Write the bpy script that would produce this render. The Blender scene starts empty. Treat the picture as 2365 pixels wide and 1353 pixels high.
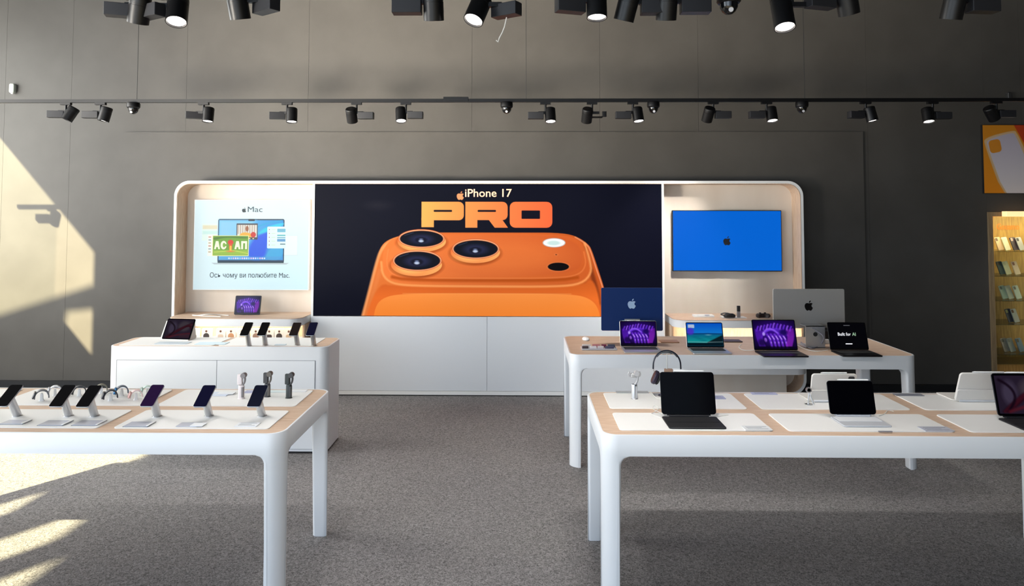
import bpy, bmesh, math, random
import numpy as np
from mathutils import Vector, Matrix, Euler
random.seed(5)
PI = math.pi
scene = bpy.context.scene
COL = scene.collection

# ------------------------------------------------------------------ camera
W0, H0 = 2365, 1353
F = 1600.0
YAW, PITCH, ROLL, SY, CZ = 0.0147, 0.0449, 0.0010, -253.0, 1.9873
cam_d = bpy.data.cameras.new('camera')
cam = bpy.data.objects.new('camera', cam_d)
COL.objects.link(cam)
cam_d.sensor_width = 36.0
cam_d.lens = F / W0 * 36.0
cam_d.shift_y = SY / W0
cam_d.clip_end = 200
cam.location = (0, 0, CZ)
cam.rotation_euler = (Matrix.Rotation(YAW, 4, 'Z') @ Matrix.Rotation(PI/2 + PITCH, 4, 'X') @ Matrix.Rotation(ROLL, 4, 'Z')).to_euler()
scene.camera = cam

def at(px, py, Y=None, z=None):
    """world point seen at photo pixel (px, py) on the plane y=Y or z=z"""
    x = px - W0/2; y = (H0/2 + SY) - py
    c, s = math.cos(ROLL), math.sin(ROLL)
    x, y = x*c - y*s, x*s + y*c
    r, u, fw = x/F, y/F, 1.0
    c, s = math.cos(PITCH), math.sin(PITCH)
    fw, u = fw*c - u*s, fw*s + u*c
    c, s = math.cos(YAW), math.sin(YAW)
    d = Vector((r*c - fw*s, r*s + fw*c, u))
    t = (Y/d.y) if Y is not None else ((z - CZ)/d.z)
    return Vector((0, 0, CZ)) + d*t

# ------------------------------------------------------------------ world, exposure
scene.view_settings.view_transform = 'Standard'
scene.view_settings.look = 'None'
scene.view_settings.gamma = 1.0
scene.view_settings.exposure = 0.0
scene.view_settings.use_curve_mapping = False
world = bpy.data.worlds.new('world'); scene.world = world
world.use_nodes = True
wn = world.node_tree.nodes; wl = world.node_tree.links
bg = wn['Background']
bg.inputs['Color'].default_value = (0.62, 0.78, 1.0, 1)
bg.inputs['Strength'].default_value = 1.2

# ------------------------------------------------------------------ sun and daylight
SUN = Vector((0.65, 1.0, -0.754)).normalized()
sd = bpy.data.lights.new('sun', 'SUN'); sd.energy = 34; sd.color = (1.0, 0.87, 0.53); sd.angle = math.radians(0.6)
so = bpy.data.objects.new('sun', sd); COL.objects.link(so)
so.rotation_euler = SUN.to_track_quat('-Z', 'Y').to_euler(); so.location = (-9, -6, 8)

def area(name, loc, direction, sx, sy, power, color, spread=PI):
    d = bpy.data.lights.new(name, 'AREA'); d.shape = 'RECTANGLE'; d.size = sx; d.size_y = sy
    d.energy = power; d.color = color; d.spread = spread
    o = bpy.data.objects.new(name, d); COL.objects.link(o)
    o.location = loc; o.rotation_euler = Vector(direction).to_track_quat('-Z', 'Y').to_euler()
    return o
# daylight through the shop front behind the photographer and through the glazing of the left wall
area('daylight_front', (-3.4, -3.6, 2.0), (0.0, 1, 0.0), 6.4, 3.6, 250, (0.78, 0.89, 1.0))
area('daylight_left_back', (-7.2, 5.6, 3.1), (1, 0.22, 0.10), 3.8, 3.6, 520, (1.0, 0.97, 0.91))
area('daylight_left_front', (-7.2, 0.2, 2.4), (1, 0.3, 0.0), 4.0, 3.8, 300, (0.86, 0.93, 1.0))
# warm light thrown up through the glazing by the sunlit pavement outside
area('pavement_bounce', (-7.15, 0.6, 0.9), (6.0, 7.4, 4.1), 2.6, 1.4, 330, (1.0, 0.90, 0.76), math.radians(46))

# ------------------------------------------------------------------ materials
MATS = {}
def lin(c):
    return tuple(((v/255)/12.92 if v/255 <= .04045 else (((v/255)+.055)/1.055)**2.4) for v in c)
def mat(name, col=(200, 200, 200), rough=.5, metal=0.0, emit=None, es=1.0, spec=.5, alpha=1.0, trans=0.0, coat=0.0):
    if name in MATS: return MATS[name]
    m = bpy.data.materials.new(name); m.use_nodes = True
    b = m.node_tree.nodes['Principled BSDF']
    b.inputs['Base Color'].default_value = (*lin(col), 1)
    b.inputs['Roughness'].default_value = rough
    b.inputs['Metallic'].default_value = metal
    b.inputs['Specular IOR Level'].default_value = spec
    b.inputs['Transmission Weight'].default_value = trans
    b.inputs['Coat Weight'].default_value = coat
    if emit is not None:
        b.inputs['Emission Color'].default_value = (*lin(emit), 1); b.inputs['Emission Strength'].default_value = es
    # slight procedural variation of the roughness so that nothing is perfectly even
    nt = m.node_tree
    n = nt.nodes.new('ShaderNodeTexNoise'); n.inputs['Scale'].default_value = 6
    mr = nt.nodes.new('ShaderNodeMapRange')
    mr.inputs['To Min'].default_value = max(0, rough-.04); mr.inputs['To Max'].default_value = min(1, rough+.04)
    nt.links.new(n.outputs['Fac'], mr.inputs['Value']); nt.links.new(mr.outputs['Result'], b.inputs['Roughness'])
    MATS[name] = m
    return m
def noise_mat(name, c1, c2, scale, rough=.6, stretch=(1, 1, 1), bump=0.0, detail=4, contrast=(.35, .65), spec=.5, coords='Object', big=None):
    m = mat(name, c1, rough, spec=spec)
    nt = m.node_tree; b = nt.nodes['Principled BSDF']
    tc = nt.nodes.new('ShaderNodeTexCoord'); mp = nt.nodes.new('ShaderNodeMapping'); mp.inputs['Scale'].default_value = stretch
    n = nt.nodes.new('ShaderNodeTexNoise'); n.inputs['Scale'].default_value = scale; n.inputs['Detail'].default_value = detail
    cr = nt.nodes.new('ShaderNodeValToRGB')
    cr.color_ramp.elements[0].position = contrast[0]; cr.color_ramp.elements[1].position = contrast[1]
    cr.color_ramp.elements[0].color = (*lin(c1), 1); cr.color_ramp.elements[1].color = (*lin(c2), 1)
    nt.links.new(tc.outputs[coords], mp.inputs['Vector']); nt.links.new(mp.outputs['Vector'], n.inputs['Vector'])
    nt.links.new(n.outputs['Fac'], cr.inputs['Fac'])
    nt.links.new(cr.outputs['Color'], b.inputs['Base Color'])
    if bump:
        bp = nt.nodes.new('ShaderNodeBump'); bp.inputs['Strength'].default_value = bump; bp.inputs['Distance'].default_value = .01
        nt.links.new(n.outputs['Fac'], bp.inputs['Height']); nt.links.new(bp.outputs['Normal'], b.inputs['Normal'])
    return m
def glass_mat(name, tint=(235, 245, 240), refl=.10):
    if name in MATS: return MATS[name]
    m = bpy.data.materials.new(name); m.use_nodes = True; nt = m.node_tree
    nt.nodes.remove(nt.nodes['Principled BSDF'])
    out = nt.nodes['Material Output']
    t = nt.nodes.new('ShaderNodeBsdfTransparent'); t.inputs['Color'].default_value = (*lin(tint), 1)
    g = nt.nodes.new('ShaderNodeBsdfGlossy'); g.inputs['Roughness'].default_value = .03
    mx = nt.nodes.new('ShaderNodeMixShader')
    lw = nt.nodes.new('ShaderNodeLayerWeight'); lw.inputs['Blend'].default_value = .3
    mm = nt.nodes.new('ShaderNodeMath'); mm.operation = 'MULTIPLY_ADD'; mm.inputs[1].default_value = .6; mm.inputs[2].default_value = refl*.5
    nt.links.new(lw.outputs['Fresnel'], mm.inputs[0]); nt.links.new(mm.outputs[0], mx.inputs[0])
    nt.links.new(t.outputs[0], mx.inputs[1]); nt.links.new(g.outputs[0], mx.inputs[2]); nt.links.new(mx.outputs[0], out.inputs[0])
    MATS[name] = m
    return m
def print_mat(name, rough=.35, es=0.0, base=1.0, spec=.5):
    """printed or lit picture: colours come from the picture's own colour attribute"""
    if name in MATS: return MATS[name]
    m = bpy.data.materials.new(name); m.use_nodes = True; nt = m.node_tree
    b = nt.nodes['Principled BSDF']; a = nt.nodes.new('ShaderNodeVertexColor'); a.layer_name = 'picture'
    b.inputs['Roughness'].default_value = rough; b.inputs['Specular IOR Level'].default_value = spec
    mx = nt.nodes.new('ShaderNodeMix'); mx.data_type = 'RGBA'; mx.blend_type = 'MULTIPLY'; mx.inputs[0].default_value = 1
    mx.inputs[7].default_value = (base, base, base, 1)
    nt.links.new(a.outputs['Color'], mx.inputs[6]); nt.links.new(mx.outputs[2], b.inputs['Base Color'])
    if es:
        nt.links.new(a.outputs['Color'], b.inputs['Emission Color']); b.inputs['Emission Strength'].default_value = es
    MATS[name] = m
    return m

M_WHITE = mat('white_lacquer', (226, 229, 233), .38)
M_WHITE2 = mat('white_laminate', (238, 237, 235), .42)
M_GAP = mat('dark_gap', (25, 26, 28), .8)
M_WOOD = noise_mat('pale_oak', (200, 168, 142), (216, 190, 168), 7, .5, (1.2, 14, 14), detail=6)
M_WOODV = noise_mat('pale_oak_upright', (204, 172, 144), (222, 196, 170), 7, .5, (14, 14, 1.2), detail=6)
M_BEIGE = noise_mat('cream_panel', (214, 200, 184), (222, 210, 196), 3, .6, (1, 1, .3))
M_WALL = noise_mat('charcoal_wall_paint', (70, 67, 63), (76, 73, 69), 2.2, .55, (1, 1, 1), spec=.35)
M_CEIL = mat('black_ceiling', (30, 30, 31), .9)
M_BLACK = mat('black_metal', (9, 9, 11), .40, spec=.35)
M_BLACKM = mat('matte_black_plastic', (20, 20, 22), .6)
M_GREYBOX = mat('dark_grey_housing', (34, 34, 37), .45, spec=.4)
M_STEEL = mat('brushed_aluminium', (200, 201, 203), .32, metal=1.0)
M_ALU = mat('pale_aluminium', (196, 197, 200), .38, metal=.8)
M_SCREEN_OFF = mat('black_glass', (3, 3, 6), .12, spec=.08)
M_WHITEP = mat('white_plastic', (236, 236, 236), .35)
M_CORD = mat('white_cord', (228, 227, 222), .5)
M_PAPER = mat('grey_card', (206, 210, 222), .3)
M_GLASS = glass_mat('clear_glass')
M_PANE = glass_mat('window_pane', (250, 252, 252), .1)
for n_ in M_PANE.node_tree.nodes:
    if n_.type == 'MATH': n_.inputs[1].default_value = .05
M_ACRYL = glass_mat('clear_acrylic', (232, 238, 244), .2)

# carpet: short looped pile, grey brown with flecks
def carpet():
    m = mat('grey_carpet', (120, 116, 112), .95, spec=.1)
    nt = m.node_tree; b = nt.nodes['Principled BSDF']
    tc = nt.nodes.new('ShaderNodeTexCoord')
    n1 = nt.nodes.new('ShaderNodeTexNoise'); n1.inputs['Scale'].default_value = 68; n1.inputs['Detail'].default_value = 3; n1.inputs['Distortion'].default_value = 1.6
    n2 = nt.nodes.new('ShaderNodeTexNoise'); n2.inputs['Scale'].default_value = 1.1; n2.inputs['Detail'].default_value = 2
    cr = nt.nodes.new('ShaderNodeValToRGB')
    cr.color_ramp.elements[0].position = .36; cr.color_ramp.elements[0].color = (*lin((99, 97, 97)), 1)
    cr.color_ramp.elements[1].position = .64; cr.color_ramp.elements[1].color = (*lin((158, 155, 154)), 1)
    hs = nt.nodes.new('ShaderNodeMix'); hs.data_type = 'RGBA'; hs.blend_type = 'MULTIPLY'; hs.inputs[0].default_value = 1
    cr2 = nt.nodes.new('ShaderNodeValToRGB')
    cr2.color_ramp.elements[0].position = .3; cr2.color_ramp.elements[0].color = (.90, .90, .92, 1)
    cr2.color_ramp.elements[1].position = .7; cr2.color_ramp.elements[1].color = (1, 1, 1, 1)
    bp = nt.nodes.new('ShaderNodeBump'); bp.inputs['Strength'].default_value = .5; bp.inputs['Distance'].default_value = .006
    L = nt.links.new
    L(tc.outputs['Object'], n1.inputs['Vector']); L(tc.outputs['Object'], n2.inputs['Vector'])
    L(n1.outputs['Fac'], cr.inputs['Fac']); L(n2.outputs['Fac'], cr2.inputs['Fac'])
    L(cr.outputs['Color'], hs.inputs[6]); L(cr2.outputs['Color'], hs.inputs[7]); L(hs.outputs[2], b.inputs['Base Color'])
    L(n1.outputs['Fac'], bp.inputs['Height']); L(bp.outputs['Normal'], b.inputs['Normal'])
    return m
M_CARPET = carpet()

# ------------------------------------------------------------------ mesh helpers
class MB:
    def __init__(s): s.v = []; s.f = []
    def add(s, vs, fs, M=None):
        o = len(s.v)
        for p in vs:
            p = Vector(p)
            if M is not None: p = M @ p
            s.v.append(tuple(p))
        for f in fs: s.f.append([i+o for i in f])
        return s
    def box(s, x0, x1, y0, y1, z0, z1, M=None):
        vs = [(x0,y0,z0),(x1,y0,z0),(x1,y1,z0),(x0,y1,z0),(x0,y0,z1),(x1,y0,z1),(x1,y1,z1),(x0,y1,z1)]
        return s.add(vs, [(0,3,2,1),(4,5,6,7),(0,1,5,4),(1,2,6,5),(2,3,7,6),(3,0,4,7)], M)
    def loft(s, rings, M=None, caps=True, closed=True):
        n = len(rings[0]); vs = [p for r in rings for p in r]; fs = []
        for k in range(len(rings)-1):
            for i in range(n if closed else n-1):
                j = (i+1) % n
                fs.append((k*n+i, k*n+j, (k+1)*n+j, (k+1)*n+i))
        if caps:
            fs.append(tuple(range(n))[::-1]); fs.append(tuple((len(rings)-1)*n+i for i in range(n)))
        return s.add(vs, fs, M)
    def rslab(s, x0, x1, y0, y1, z0, z1, r, M=None, axis='z', bev=0.0, seg=6):
        """slab with rounded corners in its own plane; axis = thickness direction; bev softens the rim"""
        def ring(d, h):
            pts = rrect(x0+d, x1-d, y0+d, y1-d, max(r-d, .0005), seg)
            return [mapax(p[0], p[1], h, axis) for p in pts]
        rings = [ring(bev, z0), ring(0, z0+bev), ring(0, z1-bev), ring(bev, z1)] if bev else [ring(0, z0), ring(0, z1)]
        return s.loft(rings, M)
    def cyl(s, p0, p1, r0, r1=None, n=20, M=None, caps=True):
        r1 = r0 if r1 is None else r1
        return s.tube([p0, p1], [r0, r1], n, M, caps)
    def tube(s, pts, r, n=8, M=None, caps=True):
        pts = [Vector(p) for p in pts]; rs = r if isinstance(r, (list, tuple)) else [r]*len(pts)
        rings = []; up = None
        for i, p in enumerate(pts):
            t = (pts[min(i+1, len(pts)-1)] - pts[max(i-1, 0)]).normalized()
            if up is None:
                up = Vector((0, 0, 1)) if abs(t.z) < .9 else Vector((1, 0, 0))
            a = t.cross(up).normalized(); b = a.cross(t).normalized(); up = b
            rings.append([tuple(p + (a*math.cos(2*PI*k/n) + b*math.sin(2*PI*k/n))*rs[i]) for k in range(n)])
        return s.loft(rings, M, caps)
    def lathe(s, prof, n=24, M=None):
        rings = [[(r*math.cos(2*PI*k/n), r*math.sin(2*PI*k/n), z) for k in range(n)] for r, z in prof]
        return s.loft(rings, M)
    def poly(s, pts, h0, h1, axis='z', M=None):
        return s.loft([[mapax(p[0], p[1], h0, axis) for p in pts], [mapax(p[0], p[1], h1, axis) for p in pts]], M)
    def obj(s, name, m, parent=None, angle=35, M=None):
        me = bpy.data.meshes.new(name); me.from_pydata(s.v, [], s.f)
        bm = bmesh.new(); bm.from_mesh(me); bmesh.ops.recalc_face_normals(bm, faces=bm.faces); bm.to_mesh(me); bm.free()
        me.polygons.foreach_set('use_smooth', [True]*len(me.polygons))
        me.set_sharp_from_angle(angle=math.radians(angle))
        me.materials.append(m); me.update()
        o = bpy.data.objects.new(name, me); COL.objects.link(o)
        if parent is not None: o.parent = parent
        return o
def mapax(a, b, h, axis):
    return (a, b, h) if axis == 'z' else ((a, h, b) if axis == 'y' else (h, a, b))
def rrect(x0, x1, y0, y1, r, seg=6):
    rr = r if isinstance(r, (list, tuple)) else [r]*4
    pts = []
    for cx, cy, sx, sy, a0, q in ((x1, y1, -1, -1, 0, rr[0]), (x0, y1, 1, -1, PI/2, rr[1]), (x0, y0, 1, 1, PI, rr[2]), (x1, y0, -1, 1, 1.5*PI, rr[3])):
        for k in range(seg+1):
            a = a0 + PI/2*k/seg
            pts.append((cx+sx*q+q*math.cos(a), cy+sy*q+q*math.sin(a)))
    return pts
def T(x=0, y=0, z=0): return Matrix.Translation((x, y, z))
def R(a, ax='X'): return Matrix.Rotation(a, 4, ax)

def tag(o, label=None, cat=None, group=None, kind=None):
    if label: o['label'] = label
    if cat: o['category'] = cat
    if group: o['group'] = group
    if kind: o['kind'] = kind
    return o
def thing(name, label, cat, loc=(0, 0, 0), rz=0, group=None):
    o = bpy.data.objects.new(name, None); COL.objects.link(o)
    o.location = loc; o.rotation_euler = (0, 0, rz); o.empty_display_size = .1
    return tag(o, label, cat, group)
def struct(name, mb, m, angle=35, parent=None):
    o = mb.obj(name, m, parent, angle)
    if parent is None: o['kind'] = 'structure'
    return o
def dup(root, loc=None, rz=None, label=None, group=None):
    r = root.copy(); COL.objects.link(r)
    if loc is not None: r.location = loc
    if rz is not None: r.rotation_euler = (0, 0, rz)
    if label: r['label'] = label
    if group: r['group'] = group
    for ch in list(root.children):
        c = ch.copy(); COL.objects.link(c); c.parent = r
        for g in list(ch.children):
            d = g.copy(); COL.objects.link(d); d.parent = c
    return r
def text_mesh(s, size, m, name='lettering', parent=None, width=None, M=None, bold=0.0, thick=.0006):
    """writing lying in the local x-z plane, centred on the origin, facing -y"""
    cu = bpy.data.curves.new(name, 'FONT'); cu.body = s; cu.size = size; cu.align_x = 'CENTER'; cu.align_y = 'CENTER'
    cu.extrude = thick; cu.offset = bold; cu.resolution_u = 3
    tmp = bpy.data.objects.new(name, cu)
    COL.objects.link(tmp)
    dg = bpy.context.evaluated_depsgraph_get(); dg.update()
    me = bpy.data.meshes.new_from_object(tmp.evaluated_get(dg))
    bpy.data.objects.remove(tmp)
    co = np.zeros(len(me.vertices)*3); me.vertices.foreach_get('co', co); co = co.reshape(-1, 3)
    if len(co) and width:
        w = co[:, 0].max()-co[:, 0].min(); co[:, 0] *= width/w
    if len(co):
        co[:, 0] -= (co[:, 0].max()+co[:, 0].min())/2
    out = co.copy(); out[:, 1] = -co[:, 2]; out[:, 2] = co[:, 1]
    if M is not None:
        A = np.array(M); out = out @ A[:3, :3].T + A[:3, 3]
    me.vertices.foreach_set('co', out.ravel())
    me.materials.clear(); me.materials.append(m); me.update()
    o = bpy.data.objects.new(name, me); COL.objects.link(o); o.parent = parent
    return o

# ------------------------------------------------------------------ bitten apple emblem
def bez(p0, p1, p2, p3, n=8):
    return [tuple((1-t)**3*a+3*(1-t)**2*t*b+3*(1-t)*t*t*c+t**3*d for a, b, c, d in zip(p0, p1, p2, p3)) for t in [k/n for k in range(n)]]
def apple_body():
    P = []
    P += bez((0, .27), (.10, .27), (.22, .36), (.38, .28))
    P += bez((.38, .28), (.40, .26), (.42, .24), (.43, .21))
    P += bez((.43, .21), (.25, .10), (.24, -.14), (.46, -.24))
    P += bez((.46, -.24), (.40, -.42), (.30, -.60), (.17, -.60))
    P += bez((.17, -.60), (.08, -.60), (.06, -.54), (-.02, -.54))
    P += bez((-.02, -.54), (-.10, -.54), (-.13, -.60), (-.21, -.60))
    P += bez((-.21, -.60), (-.38, -.58), (-.52, -.24), (-.52, -.06))
    P += bez((-.52, -.06), (-.52, .18), (-.36, .32), (-.20, .31))
    P += bez((-.20, .31), (-.12, .31), (-.06, .27), (0, .27))
    return P
def apple_leaf():
    return bez((0, .34), (.0, .50), (.10, .60), (.22, .62)) + bez((.22, .62), (.22, .46), (.12, .35), (0, .34))
def emblem(parent, m, size, M, name='emblem', thick=.0012):
    mb = MB(); k = size
    for P in (apple_body(), apple_leaf()):
        pts = [(x*k, z*k) for x, z in P]
        mb.poly(pts, 0, -thick, 'y', M)
    return mb.obj(name, m, parent, 60)

# ------------------------------------------------------------------ little painter for printed pictures and lit screens
class Canvas:
    def __init__(s, x0, x1, y0, y1, ss, bgc):
        s.b = (x0, x1, y0, y1); s.nx = int(round((x1-x0)*ss))+1; s.ny = int(round((y1-y0)*ss))+1
        s.X, s.Y = np.meshgrid(np.linspace(x0, x1, s.nx), np.linspace(y0, y1, s.ny)); s.aa = 1.0/ss
        s.C = np.zeros((s.ny, s.nx, 3)); s.C[:] = bgc
    def col(s, c):
        if callable(c): return c(s.X, s.Y)
        return np.array(c, float)
    def put(s, mask, c, a=1.0):
        mask = (np.clip(mask, 0, 1)*a)[..., None]
        s.C = s.C*(1-mask) + s.col(c)*mask
    def dpoly(s, P):
        """signed distance to polygon, negative inside"""
        P = np.array(P, float); d = np.full(s.X.shape, 1e9); ins = np.zeros(s.X.shape, bool)
        for i in range(len(P)):
            a = P[i]; b = P[(i+1) % len(P)]; e = b-a
            wx = s.X-a[0]; wy = s.Y-a[1]
            t = np.clip((wx*e[0]+wy*e[1])/max(e@e, 1e-9), 0, 1)
            d = np.minimum(d, (wx-e[0]*t)**2+(wy-e[1]*t)**2)
            if abs(e[1]) > 1e-9:
                cond = ((a[1] <= s.Y) & (b[1] > s.Y)) | ((b[1] <= s.Y) & (a[1] > s.Y))
                ins ^= cond & (s.X < a[0]+(s.Y-a[1])*e[0]/e[1])
        d = np.sqrt(d)
        return np.where(ins, -d, d)
    def poly(s, P, c, a=1.0, soft=0):
        k = max(s.aa, soft); s.put(.5-s.dpoly(P)/k, c, a)
    def stroke(s, P, w, c, a=1.0, soft=1.0):
        P = [np.array(p, float) for p in P]; d = np.full(s.X.shape, 1e9)
        for p, q in zip(P[:-1], P[1:]):
            e = q-p; wx = s.X-p[0]; wy = s.Y-p[1]; t = np.clip((wx*e[0]+wy*e[1])/max(e@e, 1e-9), 0, 1)
            d = np.minimum(d, np.hypot(wx-e[0]*t, wy-e[1]*t))
        k = max(s.aa, soft); s.put(.5+(w/2-d)/k, c, a)
    def ell(s, cx, cy, rx, ry, c, a=1.0, soft=0):
        d = (np.hypot((s.X-cx)/rx, (s.Y-cy)/ry)-1)*min(rx, ry); k = max(s.aa, soft); s.put(.5-d/k, c, a)
    def rect(s, x0, x1, y0, y1, c, r=0.01, a=1.0, soft=0):
        s.poly([(p[0], p[1]) for p in rrect(x0, x1, y0, y1, r, 4)], c, a, soft)
    def obj(s, name, m, parent, M=None, corners=None, size=None, off=0.0):
        """grid carrying the picture; local x-z plane facing -y, size=(w,h) centred, or four corners TL,TR,BL,BR"""
        u, v = np.meshgrid(np.linspace(0, 1, s.nx), np.linspace(0, 1, s.ny))
        if corners:
            TL, TR, BL, BR = [np.array(c) for c in corners]
            co = (TL*(1-u[..., None])+TR*u[..., None])*(1-v[..., None]) + (BL*(1-u[..., None])+BR*u[..., None])*v[..., None]
        else:
            w, h = size; co = np.stack([(u-.5)*w, np.full_like(u, off), (.5-v)*h], -1)
        co = co.reshape(-1, 3)
        if M is not None:
            A = np.array(M); co = co @ A[:3, :3].T + A[:3, 3]
        me = bpy.data.meshes.new(name); N = s.nx*s.ny
        i = np.arange(N).reshape(s.ny, s.nx)
        q = np.stack([i[:-1, :-1], i[1:, :-1], i[1:, 1:], i[:-1, 1:]], -1).reshape(-1, 4)
        me.vertices.add(N); me.vertices.foreach_set('co', co.ravel())
        me.loops.add(q.size); me.loops.foreach_set('vertex_index', q.ravel().astype(np.int32))
        me.polygons.add(len(q)); me.polygons.foreach_set('loop_start', (np.arange(len(q))*4).astype(np.int32))
        me.update(calc_edges=True)
        c = s.C.reshape(-1, 3)/255.0
        c = np.where(c <= .04045, c/12.92, ((c+.055)/1.055)**2.4)
        at_ = me.color_attributes.new('picture', 'FLOAT_COLOR', 'POINT')
        at_.data.foreach_set('color', np.concatenate([c, np.ones((N, 1))], 1).ravel())
        me.materials.append(m); me.update()
        o = bpy.data.objects.new(name, me); COL.objects.link(o); o.parent = parent
        return o

# ================================================================== SETTING
WY = 8.00       # back wall plane
WX0, WX1, WYF, WZ = -7.3, 7.2, -3.9, 5.7
struct('floor', MB().box(WX0-.3, WX1+.3, WYF-.3, WY+.5, -.1, 0), M_CARPET)
struct('ceiling', MB().box(WX0-.3, WX1+.3, WYF-.3, WY+.3, WZ, WZ+.1), M_CEIL)
# back wall: boards with fine vertical joints
mb = MB()
seams = [WX0] + [at(p, 150, Y=WY).x for p in (14, 167, 432, 713, 1090, 1385, 1612, 2000, 2355)] + [WX1]
REC = (at(2279, 489, Y=WY).x, at(2279, 489, Y=WY).x+1.2, at(2279, 489, Y=WY).z)      # recess for the glass cabinet
for a, b in zip(seams[:-1], seams[1:]):
    if b > REC[0]:
        if a < REC[0]: mb.box(a+.001, REC[0], WY, WY+.03, 0, WZ)
        mb.box(max(a, REC[0])+.001, b-.001, WY, WY+.03, REC[2], WZ)
        if b > REC[1]: mb.box(REC[1], b-.001, WY, WY+.03, 0, REC[2])
    else: mb.box(a+.001, b-.001, WY, WY+.03, 0, WZ)
mb.box(WX0-.3, REC[0], WY+.03, WY+.5, 0, WZ); mb.box(REC[1], WX1+.3, WY+.03, WY+.5, 0, WZ); mb.box(REC[0], REC[1], WY+.03, WY+.5, REC[2], WZ)
mb.box(REC[0], REC[1], WY+.46, WY+.5, 0, REC[2])
struct('wall_back', mb, M_WALL)
struct('wall_right', MB().box(WX1, WX1+.2, WYF, WY, 0, WZ), M_WALL)
# raised panel on the back wall behind the display niche
a = at(287, 305, Y=WY-.03); b = at(1993, 305, Y=WY-.03)
struct('trim_1', MB().rslab(a.x, b.x, .08, a.z, WY-.03, WY, .002, axis='y'), M_WALL)
struct('baseboard_back', MB().box(WX0, WX1, WY-.045, WY, 0, .075), mat('black_skirting', (22, 22, 24), .5))
# left wall: glazed bays with piers
BAYS = [(4.29, 7.85, .0, 4.35), (-.86, 1.5, .0, 4.95), (-1.43, -.93, .0, 4.60), (-2.68, -2.03, .0, 5.25), (-3.56, -3.03, .0, 5.55)]
mb = MB()
ys = [WYF] + sorted([v for b_ in BAYS for v in b_[:2]]) + [WY]
for i in range(0, len(ys), 2): mb.box(WX0-.06, WX0, ys[i], ys[i+1], 0, WZ)
for y0, y1, z0, z1 in BAYS: mb.box(WX0-.06, WX0, y0, y1, z1, WZ)
struct('wall_left', mb, M_WALL)
for i, (y0, y1, z0, z1) in enumerate(BAYS):
    f = MB()
    f.box(WX0-.055, WX0-.005, y0, y1, z1-.04, z1).box(WX0-.055, WX0-.005, y0, y0+.04, z0, z1).box(WX0-.055, WX0-.005, y1-.04, y1, z0, z1)
    if i == 0: f.box(WX0-.055, WX0-.005, y0, 5.05, z0, 3.08)  # opaque panel added here to cast the slanting shade edge on the wall
    w = struct('window_%d' % (i+1), f, M_BLACK)
    MB().box(WX0-.033, WX0-.027, (5.06 if i == 0 else y0+.03), y1-.03, z0, z1-.03).obj('pane', M_PANE, w)
# front wall with the glazed shop front behind the photographer
mb = MB(); mb.box(WX0-.2, WX1+.2, WYF-.2, WYF, 3.8, WZ).box(3.0, WX1+.2, WYF-.2, WYF, 0, 3.8).box(WX0-.2, WX0+.25, WYF-.2, WYF, 0, 3.8)
struct('wall_front', mb, M_WALL)

# ================================================================== DISPLAY TABLES
H = .88
def display_table(x0, y0, W, D, label, cols=3, mats=True, h=H):
    t = thing('display_table', label, 'table', (x0+W/2, y0+D/2, 0))
    w, d = W/2, D/2; r = .085; ap = .105
    f = MB()
    o = rrect(-w, w, -d, d, r, 8); i_ = rrect(-w+.03, w-.03, -d+.03, d-.03, r-.03, 8)
    top = rrect(-w+.012, w-.012, -d+.012, d-.012, r-.01, 8)
    zl = [[(x, y, z) for x, y in P] for P, z in ((i_, h-ap), (o, h-ap), (o, h-.004), (rrect(-w+.003, w-.003, -d+.003, d-.003, r-.003, 8), h), (top, h), (top, h-.02), (i_, h-.02), (i_, h-ap))]
    f.loft(zl, caps=False)
    f.obj('frame', M_WHITE, t, 40)
    M_ = M_WOOD
    MB().rslab(-w+.0125, w-.0125, -d+.0125, d-.0125, h-.018, h-.001, r-.011, seg=8).obj('tabletop', M_, t)
    if mats:
        cw = W/cols
        for c in range(cols):
            for k in range(2):
                xa = -w+c*cw + (.10 if c == 0 else .04); xb = -w+(c+1)*cw - (.10 if c == cols-1 else .04)
                ya, yb = ((-d+.075, -.045) if k == 0 else (.045, d-.045))
                MB().rslab(xa, xb, ya, yb, h-.002, h+.004, .022, bev=.0015).obj('inlay_mat', M_WHITE2, t)
    # legs with a curved shoulder under the rail
    L = .098
    for sx in (-1, 1):
        for sy in (-1, 1):
            m = MB(); rings = []
            fr = .055
            zs = [0, .006, .3] + [h-ap-fr*math.cos(a*PI/16) for a in range(0, 9)]
            for z in zs:
                g = 0
                if z > h-ap-fr:
                    q = (z-(h-ap-fr))/fr; g = fr*(1-math.sqrt(max(0, 1-min(q, 1)**2)))
                tp = .012*(1-min(z/(h-ap-fr), 1))         # legs narrow slightly downwards
                s_ = L + g - tp
                if z == 0: s_ -= .004
                pts = rrect(-s_, 0, -s_, 0, [r, .02, .02, .02], 6)   # outer corner at the origin, rounded like the top
                rings.append([(w*sx + sx*(x), d*sy + sy*(y), z) for x, y in pts])
            m.loft(rings)
            m.obj('leg', M_WHITE, t, 40)
    return t
display_table(.4019, 3.5441, 2.7727, .8628, 'front right white table with six white mats set in pale oak')
display_table(-1.2087-2.85, 3.5309, 2.85, .9046, 'front left white table with phones on stands and smartwatches')
display_table(.3766, 5.5453, 2.7393, .8567, 'rear right white table with plain oak top and open laptops', mats=False)
# open the short rails: nothing more needed

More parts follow.
